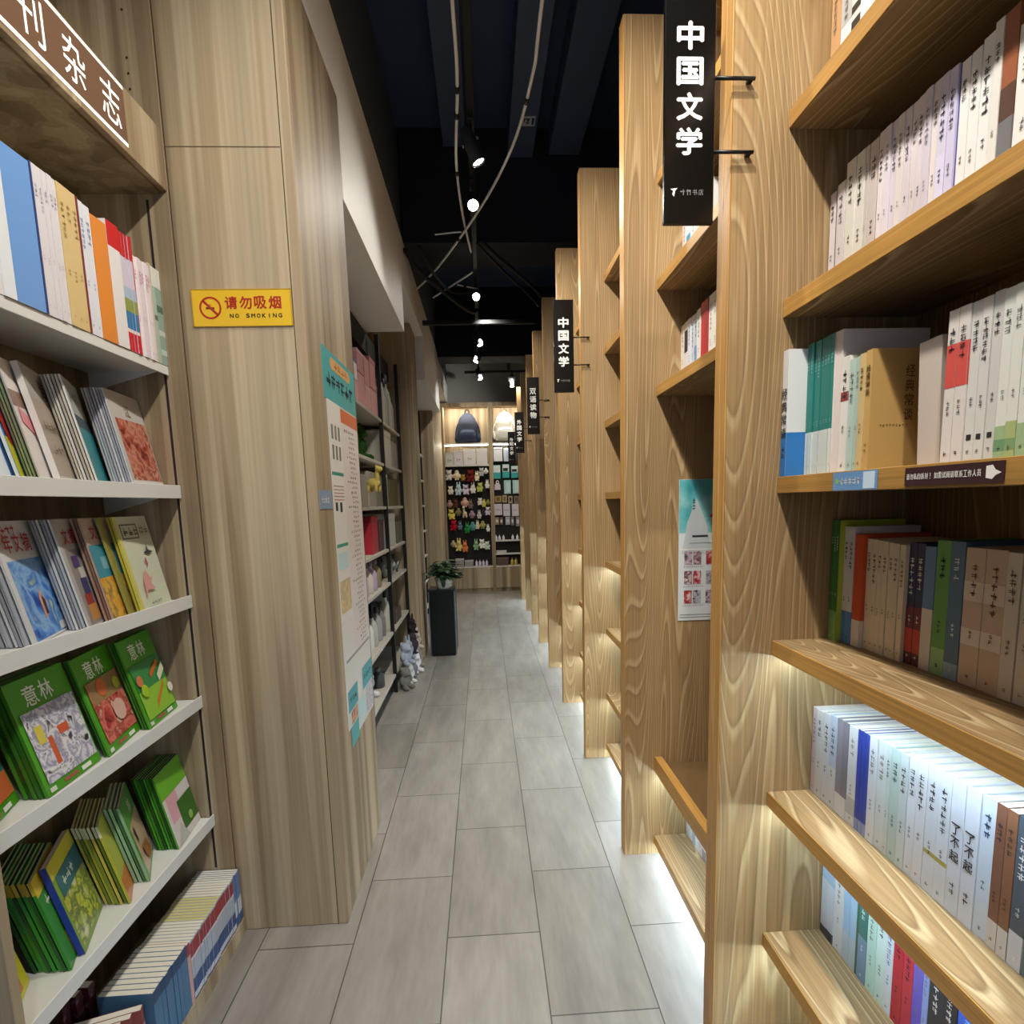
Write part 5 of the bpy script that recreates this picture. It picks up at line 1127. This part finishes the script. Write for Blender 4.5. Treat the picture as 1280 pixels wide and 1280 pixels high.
gbox(3.9, 4.1, T, .22, '#7f7a6c', 'dull tan box by the middle post, third gift shelf')
gbox(4.22, 4.36, T, .24, '#a8a292', 'pale narrow box past the middle post, third gift shelf')
gbox(4.42, 4.86, T, .21, '#5c583c', 'dark olive box, third gift shelf')
plush(PLM[3], (GXF+.095, 3.32, 1.59), .15, '#b8a45a', 'yellow plush toy hanging from a post of the gift shelves', 'plush toys on the gift shelves', 1.2, name='hanging_plush_toy')
T = GZ[3]
gbox(3.66, 3.86, T, .25, '#a82430', 'red box on the fourth gift shelf', lid='#8a1c28')
gbox(3.9, 4.08, T, .22, '#4a2428', 'dark maroon box on the fourth gift shelf')
gbox(4.24, 4.62, T, .26, '#bcbcb4', 'pale grey box with lid on the fourth gift shelf', lid='#c8c8c0')
gbox(4.68, 4.92, T, .18, '#5a5a4c', 'dark grey box on the fourth gift shelf')
T = GZ[4]
for i, y in enumerate((3.46, 3.60, 3.74, 3.90)):
    bottle(GXF-.05, y, T+.0005, .05, .2, ('#b4a8b8', '#c4b8a8', '#a898b0', '#8a7a5c')[i], '#7a6a70', f'frosted jar, {nth(i)} along the fifth gift shelf', 'jars on the fifth gift shelf', 'jar')
b = MB(); b.lathe([(.05, 0), (.075, .03), (.08, .08), (.06, .14), (.035, .16), (.03, .175)], GXF-.08, 4.42, T+.0005, mat('#8a8c88', .3, metal=.6), 20); tp = b.build('teapot'); tag(tp, 'grey metal teapot on the fifth gift shelf', 'teapot')
b = MB(); b.tube(smooth([(GXF-.08, 4.36, T+.13), (GXF-.08, 4.36, T+.18), (GXF-.08, 4.42, T+.205), (GXF-.08, 4.48, T+.18), (GXF-.08, 4.48, T+.13)]), .007, BLACK); b.build('handle', tp)
b = MB(); b.tube([(GXF-.01, 4.42, T+.06), (GXF+.03, 4.42, T+.09), (GXF+.045, 4.42, T+.13)], [.016, .012, .008], mat('#8a8c88', .3, metal=.6)); b.build('spout', tp)
b = MB(); b.lathe([(.033, .172), (.03, .18), (.008, .183), (.008, .187), (.010, .190), (.004, .193)], GXF-.08, 4.42, T+.0005, BLACK, 16); b.build('lid', tp)
bottle(GXF-.06, 4.62, T+.0005, .045, .17, '#9aa09c', '#2a2a2a', 'grey flask beside the teapot', None, 'bottle')
bottle(GXF-.06, 4.78, T+.0005, .04, .15, '#3a3c40', '#1a1a1a', 'black flask beyond the teapot', None, 'bottle')
T = GZ[5]
for i, (y, c) in enumerate(((3.58, '#c8c4bc'), (3.72, '#a8a49c'), (3.88, '#8f8c88'), (4.02, '#6f6c68'))): bottle(GXF-.05, y, T+.0005, .038, .24, c, '#2a2422', f'tumbler with dark lid, {nth(i)} along the sixth gift shelf', 'tumblers on the sixth gift shelf', 'tumbler')
bottle(GXF-.05, 4.24, T+.0005, .036, .30, '#d4d0bc', '#1c1c1c', 'tall cream tumbler with black cap past the middle post', None, 'tumbler')
gbox(4.4, 4.7, T, .1, '#4a3a34', 'dark low box on the sixth gift shelf')
T = GZ[6]
plush(PLM[0], (GXF-.10, 3.62, 0), .22, '#c8c8c8', 'white plush toy sitting on the bottom gift shelf', 'plush toys on the gift shelves', 1.2, T)
bottle(GXF-.06, 3.85, T+.0005, .05, .14, '#3a3a3a', '#5a5a5a', 'dark canister on the bottom gift shelf', None, 'canister')
pile = [(-.63, 4.22, 0, .17, '#6d6a64', 0, 'dark grey plush bear at the open end of the floor pile'), (-.62, 4.36, 0, .18, '#c8c4c0', 1, 'white plush rabbit low in the floor pile'), (-.62, 4.50, 0, .17, '#77767a', 2, 'slate grey plush bird low in the floor pile'),
        (-.61, 4.64, 0, .18, '#d0ccca', 0, 'white plush bear low in the floor pile'), (-.60, 4.80, 0, .17, '#8f847c', 1, 'taupe plush rabbit low in the floor pile'), (-.63, 4.30, .175, .17, '#98a0ac', 0, 'blue grey plush bear in the upper layer of the floor pile'),
        (-.63, 4.45, .18, .17, '#8a929c', 1, 'grey blue plush rabbit in the upper layer of the floor pile'), (-.62, 4.60, .175, .18, '#3a3438', 2, 'black plush bird in the upper layer of the floor pile'), (-.61, 4.74, .18, .17, '#b8a89c', 0, 'beige plush bear in the upper layer of the floor pile'),
        (-.62, 4.66, .34, .15, '#2c2628', 1, 'black plush rabbit on top of the floor pile')]
for x, y, z, s, c, k, l in pile: plush(PLM[k], (x-.03, y, 0), s*1.08, c, l, 'plush toys piled on the floor', 1.0, z)
gbox(4.62, 4.76, .50, .0, '#a898b0', '') if False else None
# shelving beyond the second column
gs2 = empty('gift_shelf', (-.76, 6.35, 0), 'dark shelving with white boards beyond the second wooden column', 'shelving'); ginv2 = gs2.matrix_basis.inverted()
for n_, dims, m in [('back_panel', (-1.17, -1.155, 5.48, 7.24, 0, 2.61), mat('#15110f', .7))]+[('post', (-.79, -.765, y, y+.025, 0, 2.61), BLACK) for y in (5.5, 6.36, 7.2)]+[('shelf', (-1.154, -.745, a, c, z-.022, z), mat('#cfccc4', .5)) for z in (.15, .483, .80, 1.115, 1.43, 1.742, 2.055) for a, c in ((5.528, 6.355), (6.39, 7.195))]:
    b = MB(); b.box(*dims, m); o = b.build(n_, gs2); o.matrix_parent_inverse = ginv2
for i, (y, z, h, c, w_) in enumerate(((5.7, 2.055, .2, '#d8d8dc', 'white'), (5.95, 2.055, .16, '#4a4a7a', 'indigo'), (6.15, 2.055, .22, '#2a2a30', 'black'), (6.6, 2.055, .2, '#8a8aa4', 'lavender'), (5.8, 1.742, .2, '#c8c4c0', 'pale grey'))):
    carton(-.95, -.76, y, y+.16, z+.0006, z+h, c, f'{w_} box on the shelving beyond the second column', 'box', 'boxes beyond the second column', 'gift_box', lid=c)

# ------------------------------------------------------------------ pedestal and plant
pd = empty('pedestal', (-.42, 5.25, 0), 'black pedestal with chrome edges beside the second wooden column', 'pedestal')
b = MB(); b.box(-.12, .12, -.13, .13, .02, .625, mat('#07110e', .25, 'black_green_gloss')); b.build('body', pd)
b = MB(); b.box(-.11, .11, -.12, .12, 0, .02, BLACKM); b.build('base', pd)
b = MB(); b.box(-.126, .126, -.136, .136, .625, .64, mat('#0c1513', .3), .002); b.build('top', pd)
for s in (-1, 1):
    for t in (-1, 1):
        b = MB(); b.box(s*.12-.0045, s*.12+.0045, t*.13-.0045, t*.13+.0045, .02, .6245, mat('#8f9698', .25, metal=.9)); b.build('edge_strip', pd)
pt = empty('potted_plant', (-.40, 5.22, .6405), 'bushy green plant in a white pot on the black pedestal', 'plant')
b = MB(); b.lathe([(.062, 0), (.068, .004), (.085, .095), (.088, .105), (.082, .105), (.078, .09), (.0, .088)], 0, 0, 0, mat('#d4d2cc', .4, 'white_ceramic'), 26); pot = b.build('pot', pt)
b = MB()
for i in range(-4, 5):
    a0, a1 = -PI/2+i*.05, -PI/2+(i+1)*.05; hh = .028*math.sqrt(max(0, 1-(i/4.6)**2))+.004
    b.face([(.0805*math.cos(a0), .0805*math.sin(a0), .05-hh), (.0805*math.cos(a1), .0805*math.sin(a1), .05-hh), (.084*math.cos(a1), .084*math.sin(a1), .05+hh), (.084*math.cos(a0), .084*math.sin(a0), .05+hh)], mat('#3a4a42', .5))
b.build('emblem', pot)
b = MB(); b.lathe([(.0, .086), (.077, .089), (.04, .094), (.0, .095)], 0, 0, 0, mat('#2a2018', .9), 16); b.build('soil', pt)
rp = random.Random(9); b = MB(); st_ = MB(); LG = [mat('#2c4a2a', .4), mat('#3a5a34', .4), mat('#1f3a22', .4)]
for i in range(170):
    a = rp.uniform(0, 2*PI); el = rp.uniform(.1, 1.35); L_ = rp.uniform(.05, .15)
    tip = Vector((math.cos(a)*math.cos(el)*L_*1.15, math.sin(a)*math.cos(el)*L_*.9, .10+math.sin(el)*L_*1.15))
    if i > 160: tip = Vector((.145+.02*rp.random(), -.05*rp.random(), .09+.05*rp.random()))
    st_.tube([(math.cos(a)*.02, math.sin(a)*.02, .09), tip*.6+Vector((0, 0, .05)), tip], .0018, LG[2], 5)
    d = Vector((math.cos(a), math.sin(a), rp.uniform(-.6, .4))).normalized(); w = d.cross(Vector((0, 0, 1))).normalized(); ln, wd = rp.uniform(.055, .08), rp.uniform(.028, .04); nrm = w.cross(d)*.006
    P_ = [tip, tip+d*ln*.35+w*wd, tip+d*ln*.8+w*wd*.6, tip+d*ln*1.1-nrm, tip+d*ln*.8-w*wd*.6, tip+d*ln*.35-w*wd]; mid = [tip+d*ln*.35+nrm, tip+d*ln*.8+nrm*.6]
    b.add(P_+mid, [(0, 1, 6), (1, 2, 7, 6), (2, 3, 7), (3, 4, 7), (4, 5, 6, 7), (5, 0, 6)], rp.choice(LG), True)
b.build('foliage', pt); st_.build('stems', pt)

# ------------------------------------------------------------------ light
def spot(y, x=.03, z=3.2, tx=.0, ty=None, e=90, size=95, blend=.35):
    d = bpy.data.lights.new('track_light', 'SPOT'); d.energy = e; d.color = (1, .93, .82); d.spot_size = math.radians(size); d.spot_blend = blend; d.shadow_soft_size = .035
    o = bpy.data.objects.new('track_light', d); COL.objects.link(o); o.location = (x, y, z)
    v = Vector((tx, ty if ty is not None else y+.3, .9))-Vector(o.location)
    o.rotation_euler = v.to_track_quat('-Z', 'Y').to_euler()
def lamp(p, t, e, size=115, blend=1.0):
    d = bpy.data.lights.new('track_light', 'SPOT'); d.energy = e; d.color = (1, .955, .875); d.spot_size = math.radians(size); d.spot_blend = blend; d.shadow_soft_size = .03
    o = bpy.data.objects.new('track_light', d); COL.objects.link(o); o.location = p
    o.rotation_euler = (Vector(t)-Vector(p)).to_track_quat('-Z', 'Y').to_euler()
Z = 3.16
lamp((.05, -.35, Z), (.7, .6, 1.8), 80, 112); lamp((.06, .62, Z), (.65, 1.02, 2.0), 88, 108)
lamp((-.02, .45, Z), (-.95, 1.4, 1.0), 72); lamp((.0, 1.25, Z), (-.62, 1.9, 1.6), 46)
lamp((.06, 1.5, Z), (.62, 2.05, 1.9), 72); lamp((.05, 2.2, Z), (.6, 2.9, 1.9), 50)
lamp((.07, 3.08, Z-.05), (.55, 3.8, 1.9), 66); lamp((0, 3.33, Z-.05), (-.05, 2.2, 1.6), 26, 140)
lamp((.0, 4.75, Z), (.1, 3.9, 1.2), 22, 140); lamp((.05, 5.3, Z), (.55, 6.2, 1.8), 50); lamp((.04, 6.1, Z), (.4, 6.9, .6), 61)
lamp((-.04, 6.8, Z), (-.25, 7.9, .6), 60); lamp((.04, 7.72, Z), (-.1, 8.9, 1.4), 85); lamp((.46, 7.93, Z-.05), (.2, 9.2, 2.6), 45, 140)
w = bpy.data.worlds.new('world'); S.world = w; w.use_nodes = True
w.node_tree.nodes['Background'].inputs['Color'].default_value = (.7, .8, 1, 1); w.node_tree.nodes['Background'].inputs['Strength'].default_value = .6
S.view_settings.view_transform = 'Standard'; S.view_settings.look = 'None'; S.view_settings.gamma = 1; S.view_settings.exposure = 0.3
S.view_settings.use_curve_mapping = False
S.cycles.max_bounces = 8; S.cycles.diffuse_bounces = 4; S.cycles.use_denoising = True; S.cycles.caustics_reflective = False; S.cycles.caustics_refractive = False
S.cycles.sample_clamp_indirect = 6
